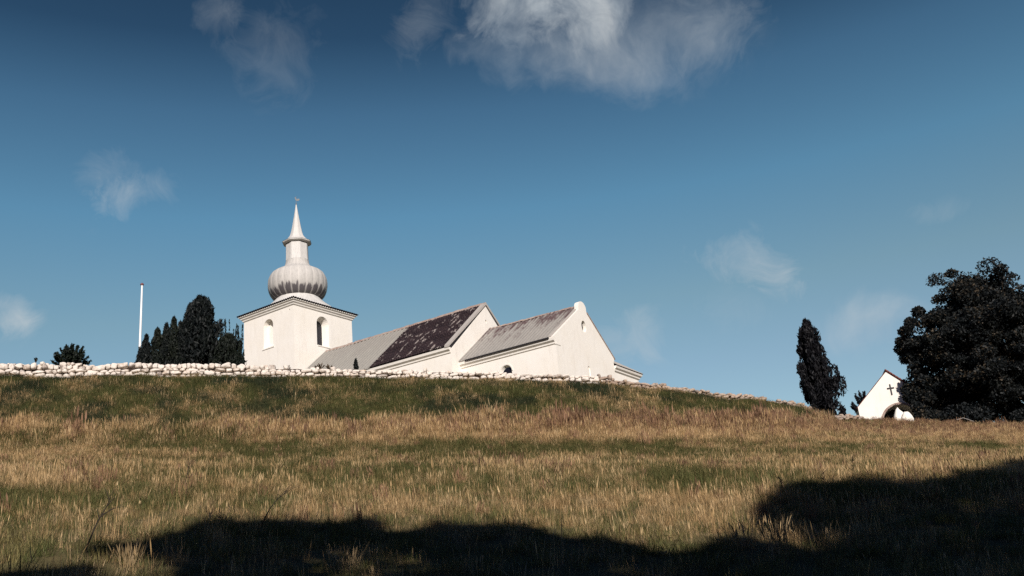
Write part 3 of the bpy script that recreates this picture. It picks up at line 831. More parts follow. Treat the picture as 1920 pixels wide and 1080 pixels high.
for s_ in (-1, 1):
    m = MB(*GFr); n_ = 14; fr = -.12 if s_ > 0 else .02; th = .14 if s_ > 0 else .05
    for k in range(n_):
        f0, f1 = k / n_, (k + 1) / n_ + .02; e0 = drop + .08
        u0, u1 = s_ * (hwid + .1) * (1 - f0), s_ * (hwid + .1) * (1 - f1); q0, q1 = za - drop - .08 + e0 * f0, za - drop - .08 + e0 * f1
        m.prism([(u0, fr, q0), (u0, fr, q0 + th), (u1, fr, q1 + th * .7), (u1, fr, q1)], (0, 2.35 - fr, 0))
    m.build('roof', M_RED, gate)


def boulder(name, p, sx, sy, sz, label, cat, seed, material, peak=0):
    r = np.random.default_rng(seed); v = stone_verts(r, sx, sy, sz, .35)
    if peak: k = np.clip((v[:, 2] + sz) / (2 * sz), 0, 1); v[:, 0] *= 1 - peak * k; v[:, 1] *= 1 - peak * k
    me = mesh_np(name, v, ICO_F, np.full(len(v), .1)); me.polygons.foreach_set('use_smooth', [True] * len(me.polygons))
    o = link(name, me, material, None, tuple(p)); return tag(o, label, cat)


p = at(1687, 781, 79.5); p[2] = max(p[2], float(ground(p[0], p[1])) + .05); boulder('boulder', p, .75, .5, .72, 'larger white peaked boulder in front of the gate arch', 'boulder', 3, M_PLASTER, .75)
p = at(1701, 784, 79.2); p[2] = max(p[2], float(ground(p[0], p[1])) + .05); boulder('boulder', p, .72, .5, .55, 'smaller white boulder at the tree side of the gate arch', 'boulder', 5, M_PLASTER, .6)

# ------------------------------------------------------------------ flagpole
fp = at(264, 600, 74.0); tp_ = at(267, 535, 74.0); fb = np.array([fp[0], fp[1], 0]); fb[2] = float(ground(fb[0], fb[1]))
pole = root('flagpole', fb, 'tall bare white flagpole with a red-brown cap beside the thuja hedge', 'flagpole')
M_WHITE = mat('white_paint', lambda t, b: b.inputs['Base Color'].__setattr__('default_value', (.82, .81, .79, 1)), .4, .5)
m = MB(); m.tube([tuple(fb + (0, 0, z)) for z in (0, 2, 5, tp_[2] - fb[2])], [.105, .10, .085, .06], 14); m.build('pole', M_WHITE, pole, smooth=True)
m = MB(); zt = tp_[2]; m.loft([[(fb[0] + r * math.cos(q), fb[1] + r * math.sin(q), zt + dz) for q in np.linspace(0, 6.2832, 12, endpoint=False)] for r, dz in ((.06, 0), (.13, .02), (.13, .1), (.07, .16), (.02, .2))], True, True)
m.build('cap', mat('red_brown_paint', lambda t, b: b.inputs['Base Color'].__setattr__('default_value', (.16, .05, .05, 1)), .5), pole)


# ------------------------------------------------------------------ foliage
def leaves(C, size, r, elong=1.0, up=None, upw=0.0, seed_rnd=None):
    """a small bent leaf (two triangles as one quad) at each centre"""
    n = len(C); t1 = r.normal(size=(n, 3))
    if up is not None: t1 = t1 * (1 - upw) + np.asarray(up) * upw * 1.6
    t1 /= np.linalg.norm(t1, axis=1, keepdims=True); t2 = np.cross(t1, r.normal(size=(n, 3))); t2 /= np.linalg.norm(t2, axis=1, keepdims=True)
    s = (size * r.uniform(.6, 1.35, n))[:, None]; t1 = t1 * s * elong; t2 = t2 * s * .55
    V = np.stack([C - t1, C + t2 - t1 * .1, C + t1, C - t2 - t1 * .1], 1).reshape(-1, 3); F = np.arange(4 * n).reshape(n, 4)
    rn = np.repeat(r.random(n), 4) if seed_rnd is None else np.repeat(seed_rnd, 4)
    return V, F, rn


def shell(r, n, inner=.55):
    d = r.normal(size=(n, 3)); d /= np.linalg.norm(d, axis=1, keepdims=True); return d * (r.uniform(inner ** 3, 1, n) ** (1 / 3))[:, None]


def put_leaves(name, V, F, R, material, parent):
    me = mesh_np(name, V - np.array(ABS[parent.name]), F, R); o = link(name, me, material, parent); ABS[o.name] = ABS[parent.name]; return o


def upright_tree(name, top, base, w, label, cat, material, seed, group=None, n=5000, leaf=.09, blunt=.5, lean=None, ragged=.18, whips=0):
    """dense upright conifer: sprays on a knobbly column; blunt 0 = pointed cone, 1 = column"""
    r = np.random.default_rng(seed); base = np.array(base, float); base[2] = float(ground(base[0], base[1])) - .05; top = np.array(top, float)
    o = root(name, base, label, cat, group); H = top[2] - base[2]; ax = top - base
    ns = 9; knob = []
    nk = int(60 + H * 14)
    for k in range(nk):
        f = r.random() ** .85; q = r.uniform(0, 6.2832)
        env = (1 - f ** (1.2 + 2.6 * blunt)) ** (.9 - .3 * blunt) * min(1, .62 + f * 2.2)
        rad = w / 2 * env * (.72 + ragged * r.normal()); rad = max(rad, .02)
        kr = max(.10, .30 * w * (.45 + .5 * env) * r.uniform(.6, 1.1)); 
        c = base + ax * f * .97 + np.array([math.cos(q) * rad, math.sin(q) * rad, 0]); knob.append((c, min(kr, .75)))
    Cs = []; per = max(20, n // nk)
    for c, kr in knob:
        p = shell(r, per, .5) * np.array([kr * .62, kr * .62, kr * 1.25]); Cs.append(c + p)
    Cc = np.concatenate(Cs); Cc = Cc[Cc[:, 2] > base[2]]
    fr_ = (Cc[:, 2] - base[2]) / H; keep = fr_ < 1.03; Cc = Cc[keep]
    V, F, R = leaves(Cc, leaf, r, 1.7, (0, 0, 1), .55)
    if whips:
        W = []
        for k in range(whips):
            q = r.uniform(0, 6.28); rr = w / 2 * r.uniform(.2, .95); p0 = base + np.array([math.cos(q) * rr, math.sin(q) * rr, H * r.uniform(.55, .75)])
            hh = H * r.uniform(.3, .55); d = np.array([r.normal(0, .12), r.normal(0, .12), 1.0])
            tt = r.uniform(0, 1, 90); W.append(p0 + d * (tt * hh)[:, None] + r.normal(0, .05, (90, 3)) * (1.2 - tt)[:, None])
        v2, f2, r2 = leaves(np.concatenate(W), leaf * .75, r, 1.6, (0, 0, 1), .6); F = np.concatenate([F, f2 + len(V)]); V = np.concatenate([V, v2]); R = np.concatenate([R, r2])
    put_leaves('crown', V, F, R, material, o)
    m = MB(); m.tube([tuple(base - (0, 0, .1)), tuple(base + ax * .4), tuple(base + ax * .9)], [w * .06 + .04, w * .04 + .03, .02], 8); m.build('trunk', M_BARK, o)
    return o


def at_g(px, py, d): p = at(px, py, d); return p
G_TH = 'thuja hedge trees between flagpole and church'
for i, (tx, ty, bx, w, bl, lab) in enumerate([
        (275, 628, 271, 1.4, .25, 'shortest pointed thuja at the flagpole end of the row'),
        (296, 614, 293, 1.55, .35, 'second pointed thuja counting from the flagpole'),
        (313, 605, 311, 1.45, .3, 'narrow thuja in the middle of the row of five'),
        (326, 593, 325, 1.6, .25, 'tallest slender pointed thuja of the row of five'),
        (339, 602, 342, 1.5, .3, 'slim thuja touching the big rounded evergreen')]):
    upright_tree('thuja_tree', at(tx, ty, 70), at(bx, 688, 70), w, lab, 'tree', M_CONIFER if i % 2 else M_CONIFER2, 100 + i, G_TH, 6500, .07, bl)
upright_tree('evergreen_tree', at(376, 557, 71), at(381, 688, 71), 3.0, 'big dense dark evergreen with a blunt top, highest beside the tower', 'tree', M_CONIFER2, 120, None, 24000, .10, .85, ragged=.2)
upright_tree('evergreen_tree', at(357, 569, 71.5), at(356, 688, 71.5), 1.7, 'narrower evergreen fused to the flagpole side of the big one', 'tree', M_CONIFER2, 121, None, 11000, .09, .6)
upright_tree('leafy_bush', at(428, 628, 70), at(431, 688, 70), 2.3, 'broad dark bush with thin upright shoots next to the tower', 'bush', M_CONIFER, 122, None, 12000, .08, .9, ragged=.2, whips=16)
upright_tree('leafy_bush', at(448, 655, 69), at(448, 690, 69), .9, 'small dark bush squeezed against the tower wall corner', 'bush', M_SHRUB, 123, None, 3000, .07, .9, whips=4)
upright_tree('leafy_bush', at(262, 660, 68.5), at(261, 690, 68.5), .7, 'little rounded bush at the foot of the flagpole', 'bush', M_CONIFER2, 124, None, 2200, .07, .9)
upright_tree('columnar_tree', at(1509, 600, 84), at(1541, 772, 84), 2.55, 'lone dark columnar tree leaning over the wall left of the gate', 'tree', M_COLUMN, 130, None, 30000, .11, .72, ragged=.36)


def shrub(name, p, w, h, label, cat, material, seed, n=2600, leaf=.05, stems=22, group=None):
    r = np.random.default_rng(seed); p = np.array(p, float); o = root(name, p, label, cat, group)
    m = MB(); Cs = []
    for k in range(stems):
        q = r.uniform(0, 6.28); sp = r.random() ** .6; e_ = p + np.array([math.cos(q) * w / 2 * sp, math.sin(q) * w / 2 * sp, h * (1 - .45 * sp ** 2) * r.uniform(.75, 1.05)])
        mid = p * .5 + e_ * .5 + r.normal(0, .03, 3); m.tube([tuple(p), tuple(mid), tuple(e_)], [.018, .012, .004], 5)
        tt = r.uniform(.25, 1.02, n // stems); Cs.append(p + (e_ - p) * tt[:, None] + r.normal(0, .03 * w, (len(tt), 3)) * (.35 + .65 * (1 - tt))[:, None])
    V, F, R = leaves(np.concatenate(Cs), leaf, r, 1.3, (0, 0, 1), .25); put_leaves('foliage', V, F, R, material, o); m.build('stems', M_BARK, o); return o


def on_wall(px, py, d): return at(px, py, d)
shrub('leafy_shrub', at(132, 702, 64.5), 2.3, 1.95, 'spiky dark green shrub rising alone behind the left of the wall', 'shrub', M_SHRUB, 201, 6800, .075, 46)
shrub('wall_weed', at(67, 680, 63.5), .35, .35, 'tiny dark seedling on the wall top left of the spiky shrub', 'plant', M_SHRUB, 202, 260, .04, 6)
shrub('dry_shrub', at(600, 693, 63.5), .75, .42, 'dry brown shrub at the foot of the lead roof edge', 'shrub', M_DRYSHRUB, 203, 520, .04, 14)
shrub('dry_shrub', at(618, 695, 63.5), .5, .5, 'dry brown shrub between the roof edge and the little conifer', 'shrub', M_DRYSHRUB, 204, 420, .04, 12)
shrub('wall_weed', at(541, 694, 62.5), .3, .3, 'small dry weed on the wall below the tower corner', 'plant', M_DRYSHRUB, 205, 160, .04, 6)
upright_tree('dwarf_conifer', at(667, 673, 64), at(666, 693, 64), .38, 'tiny dark conifer in front of the lead nave roof', 'tree', M_CONIFER2, 206, None, 1800, .045, .8)
shrub('leafy_shrub', at(1628, 790, 90), 2.6, 2.7, 'dark bush half hidden behind the left slope of the gate', 'shrub', M_COLUMN, 207, 5000, .09, 30)
shrub('weed_tuft', hit(1563, 781), .6, .55, 'dark weed clump in the grass below the columnar tree', 'plant', M_SHRUB, 208, 700, .05, 14)
shrub('weed_tuft', hit(1648, 783) + (0, 0, .0), .7, .45, 'low dark weeds growing in the grass below the gate arch', 'plant', M_SHRUB, 209, 700, .05, 14)


def broad_tree(name, base, H, R0, label, cat, material, seed, n_clump, per, leaf, group=None, squash=1.0, low=.05, taper=.22, extra=()):
    r = np.random.default_rng(seed); base = np.array(base, float); o = root(name, base, label, cat, group)
    m = MB(); th = H * .28; m.tube([tuple(base - (0, 0, .3)), tuple(base + (0.05, 0, th * .5)), tuple(base + (.1, 0, th)), tuple(base + (.1, .1, H * .62))], [.55, .42, .36, .12], 12)
    cen = base + np.array([0, 0, H * .52]); Cs = []; rn = []
    for k in range(n_clump):
        d = r.normal(size=3); d /= np.linalg.norm(d); f = r.uniform(.35, 1.0) ** .55
        lob = 1 + .12 * math.sin(3 * math.atan2(d[1], d[0]) + seed) + .10 * math.sin(5 * d[2] * 2 + seed * 2) + r.normal(0, .05)
        if d[2] < 0: d = d * np.array([1, 1, 1]) + np.array([d[0], d[1], 0]) * .55 * abs(d[2])
        elif taper: d = d * np.array([1 - taper * d[2], 1 - taper * d[2], 1])
        c = cen + d * np.array([R0, R0, H * .46 if d[2] > 0 else H * (.52 - low)]) * f * lob * .92
        t_ = -((c - GA) @ gy) / (SUN @ gy); hitp = c + SUN * t_ - GA; hu = hitp @ gx    # keep the sun's path to the gate mostly open
        if (c - GA) @ gy < 0 and -6 < hitp[2] < 1.5 and (-4.5 < hu < -.6 or (-.6 <= hu < 1.6 and r.random() < .8)): continue
        cr = r.uniform(.45, 1.05) * R0 / 7.5 * 1.15
        p = shell(r, per, .35) * np.array([cr * 1.25, cr * 1.25, cr * .8]); Cs.append(c + p); rn.append(np.clip(r.random(per) * .75 + r.random() * .35, 0, 1))
        if f > .6 and k % 3 == 0:
            s0 = base + np.array([.1, 0, H * r.uniform(.2, .5)]); mid = (s0 + c) / 2 + r.normal(0, .3, 3) + (0, 0, .4); m.tube([tuple(s0), tuple(mid), tuple(c)], [.13, .08, .02], 6)
    for c in extra: Cs.append(np.array(c) + shell(r, per * 2, .2) * np.array([.62, .5, .5])); rn.append(r.random(per * 2))
    for k in range(70):                                   # lowest branches sweep the grass
        q = r.uniform(0, 6.283); f = R0 * r.uniform(.55, 1.05); x_, y_ = base[0] + f * math.cos(q), base[1] + f * math.sin(q)
        if abs((np.array([x_, y_, 0]) - GA) @ gx) < 3 and (np.array([x_, y_, 0]) - GA)[:2] @ gy[:2] < 3: continue
        Cs.append(np.array([x_, y_, float(ground(x_, y_)) + r.uniform(.2, 1.3)]) + shell(r, per, .35) * np.array([1.0, 1.0, .7])); rn.append(r.random(per) * .6)
    Cc = np.concatenate(Cs); rr = np.concatenate(rn); k_ = Cc[:, 2] > ground(Cc[:, 0], Cc[:, 1]) + .05; Cc = Cc[k_]; rr = rr[k_]
    V, F, R = leaves(Cc, leaf, r, 1.0, None, 0, rr); put_leaves('crown', V, F, R, material, o); m.build('trunk', M_BARK, o); return o


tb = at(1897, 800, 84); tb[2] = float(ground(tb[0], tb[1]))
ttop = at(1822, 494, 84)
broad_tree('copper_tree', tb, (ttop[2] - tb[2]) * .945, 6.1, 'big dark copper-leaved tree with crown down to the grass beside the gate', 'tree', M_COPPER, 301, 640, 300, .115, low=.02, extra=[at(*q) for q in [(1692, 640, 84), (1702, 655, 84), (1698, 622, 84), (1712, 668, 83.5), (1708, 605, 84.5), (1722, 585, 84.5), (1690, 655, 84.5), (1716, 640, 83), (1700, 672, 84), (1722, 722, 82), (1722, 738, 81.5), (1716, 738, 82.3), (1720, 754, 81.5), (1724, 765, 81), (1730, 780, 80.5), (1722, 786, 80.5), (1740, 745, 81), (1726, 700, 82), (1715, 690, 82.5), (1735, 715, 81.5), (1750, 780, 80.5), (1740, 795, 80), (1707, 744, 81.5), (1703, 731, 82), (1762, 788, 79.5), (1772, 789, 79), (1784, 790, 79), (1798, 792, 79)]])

# trees behind the viewer, whose shadow lies across the foot of the field
EDGE = [(-60, 1110), (60, 1085), (165, 1052), (250, 1025), (330, 1022), (365, 1000), (400, 977), (450, 980), (500, 990), (550, 978), (600, 1000), (665, 977), (690, 1005), (760, 995), (875, 985), (960, 995),
        (1035, 1010), (1160, 1020), (1260, 1026), (1385, 1015), (1425, 1005), (1440, 928), (1510, 910), (1610, 905), (1710, 912), (1785, 902), (1885, 880), (1930, 850), (2050, 835)]
YP = -11.0
_ex = []; _ez = []
for (px, py) in EDGE:
    g_ = hit(px, min(py, 1079)) if py < 1080 else hit(px, 1079) * 1.0
    if py >= 1080: g_ = g_ * (1 - (py - 1079) * .006)
    t_ = (YP - g_[1]) / SUN[1]; q = g_ + SUN * t_; _ex.append(q[0]); _ez.append(q[2])
_o = np.argsort(_ex); _ex = np.array(_ex)[_o]; _ez = np.array(_ez)[_o] - .5
def gap(px, py, w, h):
    g_ = hit(px, py); q = g_ + SUN * ((YP - g_[1]) / SUN[1]); return (q[0], q[2], w, h)
GAPS = [gap(1480, 1015, .95, .8), gap(650, 1070, .75, .7), gap(245, 1060, .8, .7)]
def hedge_tree(x0, x1, label, seed):
    r = np.random.default_rng(seed); xc = (x0 + x1) / 2; base = np.array([xc, YP, float(ground(xc, YP))]); o = root('hedgerow_tree', base, label, 'tree', 'hedgerow trees behind the viewer')
    zt = np.interp(xc, _ex, _ez); Cs = []
    nk = int((x1 - x0) * (zt - base[2]) * 5.5)
    for k in range(nk):
        x = np.asarray(r.uniform(x0 - .3, x1 + .3)); top = np.interp(x, _ex, _ez) + 1.0 * (vnoise(x / .55, 3.7, 77) - .62) + .4 * (vnoise(x / .22, 9.1, 78) - .5); rad = r.uniform(.3, .8)
        if r.random() < .4: rad *= .5; z = top - rad + r.normal(.05, .15)
        else: rad = r.uniform(.6, 1.0); z = r.uniform(base[2] + .4, top - rad)
        if any(((x - hx) / hw) ** 2 + ((z - hz) / hh) ** 2 < 1 for hx, hz, hw, hh in GAPS): continue
        Cs.append(np.array([float(x), YP + r.normal(0, .45), z]) + shell(r, 60, .3) * rad)
    V, F, R = leaves(np.concatenate(Cs), .26, r); put_leaves('crown', V, F, R, M_HEDGE, o)
    m = MB(); m.tube([tuple(base - (0, 0, .3)), tuple(base + (.1, 0, 3)), (xc, YP, zt - 2)], [.3, .24, .06], 8); m.build('trunk', M_BARK, o)
xs = [-10.5, -7, -3.2, .8, 4.6, 8.6, 12.6, 17.0, 21.5, 26]
print('shade edge', np.round(_ex, 1), np.round(_ez, 1))
for i in range(len(xs) - 1):
    hedge_tree(xs[i], xs[i + 1], 'leafy hedgerow tree out of frame whose shadow falls on the field', 400 + i)

# ------------------------------------------------------------------ grass
def blade_mesh(name, blades):
    """blades: (x, y, height, width, azimuth, lean, curl, rnd, head)"""
    V = []; F = []; R = []; nv = 0
    for (x, y, h, w, az, lean, curl, rn, head) in blades:
        lv = [0, .35, .7, 1.0] if not head else [0, .6, .72, .86, 1.0]; ww = [1, .8, .5, .06] if not head else [.8, .55, head, head * .8, .1]
        fx_, fy_ = math.cos(az), math.sin(az); sx, sy = -fy_, fx_
        for f, k in zip(lv, ww):
            off = h * (lean * f + curl * f * f); z = h * f * (1 - .25 * abs(curl) * f)
            for s in (-1, 1): V.append((x + fx_ * off + sx * s * w * k / 2, y + fy_ * off + sy * s * w * k / 2, z)); R.append(rn)
        for i in range(len(lv) - 1): F.append((nv + 2 * i, nv + 2 * i + 1, nv + 2 * i + 3, nv + 2 * i + 2))
        nv += 2 * len(lv)
    return mesh_np(name, np.array(V), np.array(F), np.array(R))


def clump(kind, seed):
    r = random.Random(seed); B = []
    if kind == 'straw':
        for _ in range(34):
            q = r.uniform(0, 6.28); d = .20 * math.sqrt(r.random()); az = q + r.uniform(-.9, .9)
            B.append((d * math.cos(q), d * math.sin(q), r.uniform(.10, .27), r.uniform(.004, .007), az, r.uniform(-.05, .75), r.uniform(0, .8), r.random() * .8, 0))
        for _ in range(6):
            q = r.uniform(0, 6.28); d = .2 * math.sqrt(r.random())
            B.append((d * math.cos(q), d * math.sin(q), r.uniform(.24, .46), .0035, q, r.uniform(-.15, .4), r.uniform(0, .2), .6 + r.random() * .4, r.choice((2.2, 3.0, 0))))
    elif kind == 'green':
        for _ in range(44):
            q = r.uniform(0, 6.28); d = .2 * math.sqrt(r.random()); az = q + r.uniform(-1, 1)
            B.append((d * math.cos(q), d * math.sin(q), r.uniform(.08, .24), r.uniform(.005, .010), az, r.uniform(0, .5), r.uniform(.1, .8), r.random(), 0))
    elif kind == 'weed':
        for _ in range(12):
            q = r.uniform(0, 6.28); d = .16 * math.sqrt(r.random()); h = r.uniform(.25, .5); az = r.uniform(0, 6.28)
            B.append((d * math.cos(q), d * math.sin(q), h, .006, az, r.uniform(-.1, .15), .05, r.random() * .6, r.choice((3.5, 5))))
            for k in range(5):
                B.append((d * math.cos(q) + math.cos(az) * h * .06, d * math.sin(q) + math.sin(az) * h * .06, h * r.uniform(.45, .95), .012, r.uniform(0, 6.28), r.uniform(.05, .25), .2, r.random(), 0))
    return blade_mesh('clump', B)


def grass_material():
    m = bpy.data.materials.new('grass_blades'); m.use_nodes = True; t = NT(m.node_tree); b = t.n['Principled BSDF']
    c = attr(t, 'col', 'INSTANCER').outputs['Color']; r = attr(t, 'rnd').outputs['Fac']
    k = t.ramp(r, [(0, .62), (.5, .95), (1, 1.4)]); c2 = t.mix(1.0, c, k, 'MULTIPLY')
    t.link(c2, b.inputs['Base Color']); b.inputs['Roughness'].default_value = .65; b.inputs['Specular IOR Level'].default_value = .2
    tr = t.new('ShaderNodeBsdfTranslucent'); t.link(c2, tr.inputs[0]); mx = t.new('ShaderNodeMixShader'); mx.inputs[0].default_value = .22
    t.link(b.outputs[0], mx.inputs[1]); t.link(tr.outputs[0], mx.inputs[2]); t.link(mx.outputs[0], t.n['Material Output'].inputs[0]); return m


M_GRASS = grass_material()


def scatter(name, kind, P, S, Cc, seed, nvar=4):
    r = np.random.default_rng(seed); n = len(P)
    me = bpy.data.meshes.new(name); me.vertices.add(n); me.vertices.foreach_set('co', np.asarray(P, np.float32).ravel())
    def fa(nm, typ, arr, key='value'):
        a_ = me.attributes.new(nm, typ, 'POINT'); a_.data.foreach_set(key, np.asarray(arr, np.float32).ravel())
    fa('scl', 'FLOAT', S); fa('col', 'FLOAT_COLOR', np.concatenate([Cc, np.ones((n, 1))], 1), 'color')
    fa('rot', 'FLOAT_VECTOR', np.stack([r.normal(0, .1, n), r.normal(0, .1, n), r.uniform(0, 6.283, n)], 1), 'vector')
    a_ = me.attributes.new('var', 'INT', 'POINT'); a_.data.foreach_set('value', r.integers(0, nvar, n).astype(np.int32))
    o = link(name, me, M_GRASS)
    src = bpy.data.collections.new(name + '_clumps')
    for k in range(nvar):
        cm = clump(kind, seed * 10 + k); cm.materials.append(M_GRASS); so = bpy.data.objects.new('clump', cm); src.objects.link(so)
    g = bpy.data.node_groups.new(name, 'GeometryNodeTree')
    g.interface.new_socket('Geometry', in_out='INPUT', socket_type='NodeSocketGeometry'); g.interface.new_socket('Geometry', in_out='OUTPUT', socket_type='NodeSocketGeometry')
    N = g.nodes; gi = N.new('NodeGroupInput'); go = N.new('NodeGroupOutput'); ip = N.new('GeometryNodeInstanceOnPoints'); ci = N.new('GeometryNodeCollectionInfo')
    ci.inputs['Collection'].default_value = src; ci.inputs['Separate Children'].default_value = True; ci.inputs['Reset Children'].default_value = True
    def na(nm, typ):
        x = N.new('GeometryNodeInputNamedAttribute'); x.data_type = typ; x.inputs['Name'].default_value = nm; return [s for s in x.outputs if s.enabled and s.name == 'Attribute'][0]
    Lk = g.links.new; Lk(gi.outputs[0], ip.inputs['Points']); Lk(ci.outputs[0], ip.inputs['Instance']); ip.inputs['Pick Instance'].default_value = True
    Lk(na('var', 'INT'), ip.inputs['Instance Index']); Lk(na('scl', 'FLOAT'), ip.inputs['Scale'])
    e2 = N.new('FunctionNodeEulerToRotation'); Lk(na('rot', 'FLOAT_VECTOR'), e2.inputs[0]); Lk(e2.outputs[0], ip.inputs['Rotation'])
    Lk(ip.outputs[0], go.inputs[0])
    md = o.modifiers.new('scatter', 'NODES'); md.node_group = g
    return tag(o, kind='stuff')


def foot_dist(x, y):
    """distance down the slope from the wall foot (positive towards the viewer), by bearing"""
    az = np.arctan2(x, y); waz = np.arctan2(full[:, 0], full[:, 1]); wd = np.hypot(full[:, 0], full[:, 1]); o_ = np.argsort(waz)
    return np.interp(az, waz[o_], wd[o_]) - np.hypot(x, y)


def grow():
    r = np.random.default_rng(55); n = 250000
    az = r.uniform(math.radians(-34), math.radians(33), n); lo, hi = 7.0, 80.0
    d = np.sqrt(r.uniform(lo ** 2, hi ** 2, n) * .7 + .3 * (r.uniform(lo, hi, n)) ** 2)
    x = d * np.sin(az); y = d * np.cos(az); fd = foot_dist(x, y); azd = np.degrees(az)
    ok = (fd > .15) | ((azd > 20.2) & (d < 74)); ok &= ~((azd > 20.2) & (d > 76)); x, y, d, fd, azd = [q[ok] for q in (x, y, d, fd, azd)]
    z = ground(x, y); P = np.stack([x, y, z - .02], 1); px, py = project(P); n = len(x)
    # bank just below the wall is green; the field is bleached straw with greener bands
    bank_y = np.interp(px, [-200, 0, 450, 800, 1100, 1300, 1500, 1620, 1700], [810, 808, 804, 796, 788, 788, 783, 783, 700])
    bank = 1 / (1 + np.exp((py - bank_y + 14 * (fbm(x / 1.6, y / 1.6, 21, 3) - .5) * 2) / 3.5))
    n1 = fbm(x / 1.1, y / 1.1, 31, 3); n2 = fbm(x / 4.0, y / 2.2, 41, 3); n3 = vnoise(x / .45, y / .45, 51)
    green = np.where(py > 838, .62, .40) + 1.2 * (n2 - .5) + 1.1 * (n1 - .5)
    for (cx_, cy_, rx, ry, k) in [(700, 855, 420, 14, .25), (1100, 848, 300, 12, .28), (1500, 850, 350, 14, .22), (560, 880, 260, 14, .3), (1250, 885, 330, 13, .25), (120, 950, 230, 16, .35),
                                  (600, 935, 260, 22, .25), (900, 930, 200, 15, .15), (300, 800, 420, 14, -.35), (800, 800, 420, 18, -.5), (1300, 805, 420, 20, -.45), (1800, 810, 250, 16, -.3), (100, 905, 150, 16, -.25),
                                  (1150, 945, 260, 30, -.35), (1350, 970, 150, 30, -.4), (650, 960, 170, 16, -.3), (250, 985, 160, 20, -.1), (60, 1060, 130, 20, .35)]:
        green = green + k * np.exp(-((px - cx_) / rx) ** 2 - ((py - cy_) / ry) ** 2)
    gb = .88 + 1.6 * (n1 - .5) + .7 * (n2 - .5)
    green = green * (1 - bank) + gb * bank
    isg = r.random(n) < np.clip(green, .06, .97)
    purple = np.exp(-((py - 797) / 17) ** 2) * (.07 + .24 / (1 + np.exp(-(px - 950) / 120))) + .025
    isw = (~isg) & (r.random(n) < .7 * purple * (1 - bank)) & (d > 17)
    straw = np.array([.47, .315, .155]); pale = np.array([.58, .425, .24]); ochre = np.array([.32, .205, .092]); grn = np.array([.115, .128, .045]); dgr = np.array([.030, .048, .031]); olive = np.array([.25, .205, .085]); pur = np.array([.21, .12, .07])
    a1 = r.random(n)[:, None]; a2 = r.random(n)[:, None]
    Cs = straw * (1 - a1) + np.where(a2 < .5, pale, ochre) * a1
    Cg = np.where(a2 < np.where(bank > .5, .68, .45)[:, None], grn, olive) * (1 - a1 * .6) + grn * a1 * .6
    dk = np.clip((fbm(x / 1.7, y / 1.7, 61, 3) - .38) * 4, 0, 1)[:, None] * bank[:, None]
    Cg = Cg * (1 - .75 * dk) + dgr * .75 * dk
    Cw = pur * (.7 + .8 * a1)
    S = (.62 + .5 * r.random(n)) * (.8 + .5 * n3) * np.where((py > 838) & (bank < .5), .85, 1.15); S = S * np.where(r.random(n) < .035, 1.55, 1.0); S = S * np.where(bank > .5, .85, 1.0) * np.where((bank > .5) | (np.abs(py - bank_y) > 26) | (px > 1480), 1.0, 1.35) * np.where(px > 1560, np.where(d > 55, .7, 1), 1) * np.where(d < 20, .92, 1.0)
    for nm, kd, msk, cc, sd in (('dry_grass', 'straw', ~isg & ~isw, Cs, 3), ('green_grass', 'green', isg, Cg, 4), ('brown_weeds', 'weed', isw, Cw, 5)):
        scatter(nm, kd, P[msk], S[msk] * (1.0 if kd != 'green' else 1.15), cc[msk], sd)
    print('grass', n, isg.sum(), isw.sum())


grow()

# ------------------------------------------------------------------ single plants and sticks that stand out in the field
M_STALK = leaf_mat('dry_stalk', (.30, .21, .11), (.52, .39, .22), None, .2)
M_TWIG = mat('dead_twig', lambda t, b: b.inputs['Base Color'].__setattr__('default_value', (.035, .028, .022, 1)), .9, .1)


def tuft(px, py, h, w, n, label, seed, heads=.3):
    r = random.Random(seed); p = hit(px, py); B = []
    for _ in range(n):
        q = r.uniform(0, 6.28); d = w * .35 * math.sqrt(r.random())
        B.append((d * math.cos(q), d * math.sin(q), h * r.uniform(.45, 1.05), r.uniform(.005, .01), q + r.uniform(-.6, .6), r.uniform(0, .45) * w / h, r.uniform(0, .4), r.random(), 2.5 if r.random() < heads else 0))
    o = link('grass_tuft', blade_mesh('grass_tuft', B), M_STALK, None, tuple(p - (0, 0, .03))); return tag(o, label, 'grass tuft')


tuft(1462, 1035, .62, .55, 150, 'tall pale grass tuft lit at the edge of the large right shadow', 1)
tuft(650, 1075, .42, .5, 90, 'low lit grass tuft inside the dark shadow near the bottom edge', 2)
tuft(245, 1062, .4, .55, 90, 'sunlit straw tuft at the lower left edge of the shadow', 3)
tuft(1395, 1030, .5, .5, 80, 'thin straw tuft left of the tall pale tuft', 4)
tuft(1540, 1025, .45, .7, 80, 'sparse straw tuft right of the tall pale tuft', 5)


def stalk(px, py, top, label, seed, lean=.1, head=3.0):
    r = random.Random(seed); p = hit(px, py); q = hit(px, py); v = at(*top, math.hypot(p[0], p[1])); h = v[2] - p[2]; dx = v - p
    m = MB(); k = [tuple(p + dx * f + np.array([.02 * math.sin(f * 5 + seed), 0, 0])) for f in (0, .35, .7, 1)]; m.tube(k, [.006, .005, .004, .002], 5)
    for j in range(10):
        f = r.uniform(.72, 1.0); c = p + dx * f; d = np.array([r.gauss(0, .05), r.gauss(0, .05), r.uniform(.02, .07)]); m.tube([tuple(c), tuple(c + d)], [.006, .003], 4)
    o = m.build('grass_stalk', M_STALK, None, loc=tuple(p)); return tag(o, label, 'grass stalk')


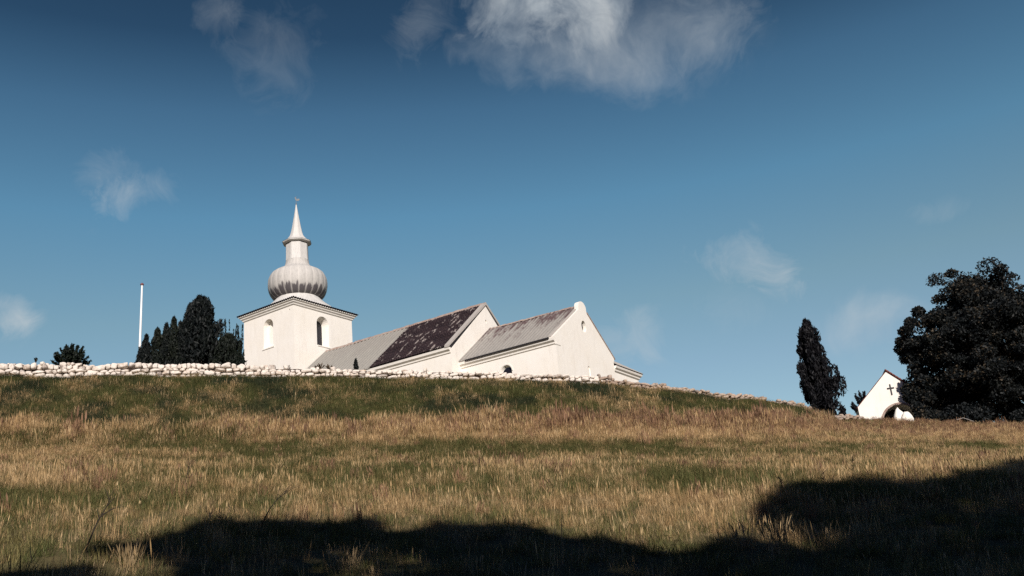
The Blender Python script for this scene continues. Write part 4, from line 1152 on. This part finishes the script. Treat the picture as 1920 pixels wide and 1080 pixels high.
for i, (px, py, tx, ty, lb) in enumerate([(1465, 1000, 1464, 895, 'tall thin seed stalk rising above the pale tuft'), (1552, 950, 1543, 885, 'leaning stalk at the upper edge of the right shadow'),
                                          (1602, 950, 1598, 860, 'tallest upright stalk above the right shadow'), (1378, 915, 1377, 860, 'lone pale stalk standing in sunlit grass left of the shadow'),
                                          (1625, 1020, 1630, 955, 'thin dry stalk inside the right shadow'), (1662, 985, 1665, 935, 'bent seed stalk in the middle of the right shadow'),
                                          (1835, 1030, 1830, 975, 'stalk deep in the right shadow near the frame edge'), (1755, 1040, 1737, 975, 'stalk pair leaning left in the right shadow'),
                                          (1250, 1075, 1243, 1030, 'thin stalk at the bottom shadow edge'), (1905, 830, 1886, 800, 'thin pale stalk on the far right field edge')]):
    stalk(px, py, (tx, ty), lb, 700 + i)


def branch(pts, rad, label, seed):
    r = random.Random(seed); P = [hit(px, py) + np.array([0, 0, h]) for px, py, h in pts]; m = MB(); m.tube([tuple(p) for p in P], list(np.linspace(rad, rad * .35, len(P))), 6)
    for j in range(5):
        f = r.uniform(.35, .95); i = min(int(f * (len(P) - 1)), len(P) - 2); c = P[i] + (P[i + 1] - P[i]) * (f * (len(P) - 1) - i)
        d = np.array([r.uniform(-.1, .35), r.uniform(-.1, .1), r.uniform(.1, .3)]); m.tube([tuple(c), tuple(c + d * .5 + (0, 0, .03)), tuple(c + d)], [rad * .5, rad * .35, rad * .15], 5)
    o = m.build('dead_branch', M_TWIG, None, loc=tuple(P[0])); return tag(o, label, 'branch')


branch([(160, 1040, .05), (180, 1022, .3), (197, 1010, .45), (212, 1003, .55)], .013, 'dark dead branch sticking up from the grass at lower left', 1)
branch([(490, 992, .05), (505, 985, .25), (522, 978, .38), (535, 972, .42)], .011, 'dark dead twig poking up at the shadow edge left of centre', 2)
branch([(342, 930, .02), (350, 915, .25), (356, 900, .42)], .010, 'thin dark stem standing in the sunlit left field', 3)
def pale_stick():
    A = at(1794, 787, 66.5); B = at(1806, 783.5, 66.5); D = at(1826, 790, 66.5); m = MB(); m.tube([tuple(A), tuple(B), tuple((B + D) / 2), tuple(D)], [.013, .014, .013, .01], 6)
    o = m.build('fallen_stick', M_VERGE, None, loc=tuple(A)); tag(o, 'pale bent stick lying at the foot of the big copper tree', 'stick')
pale_stick()
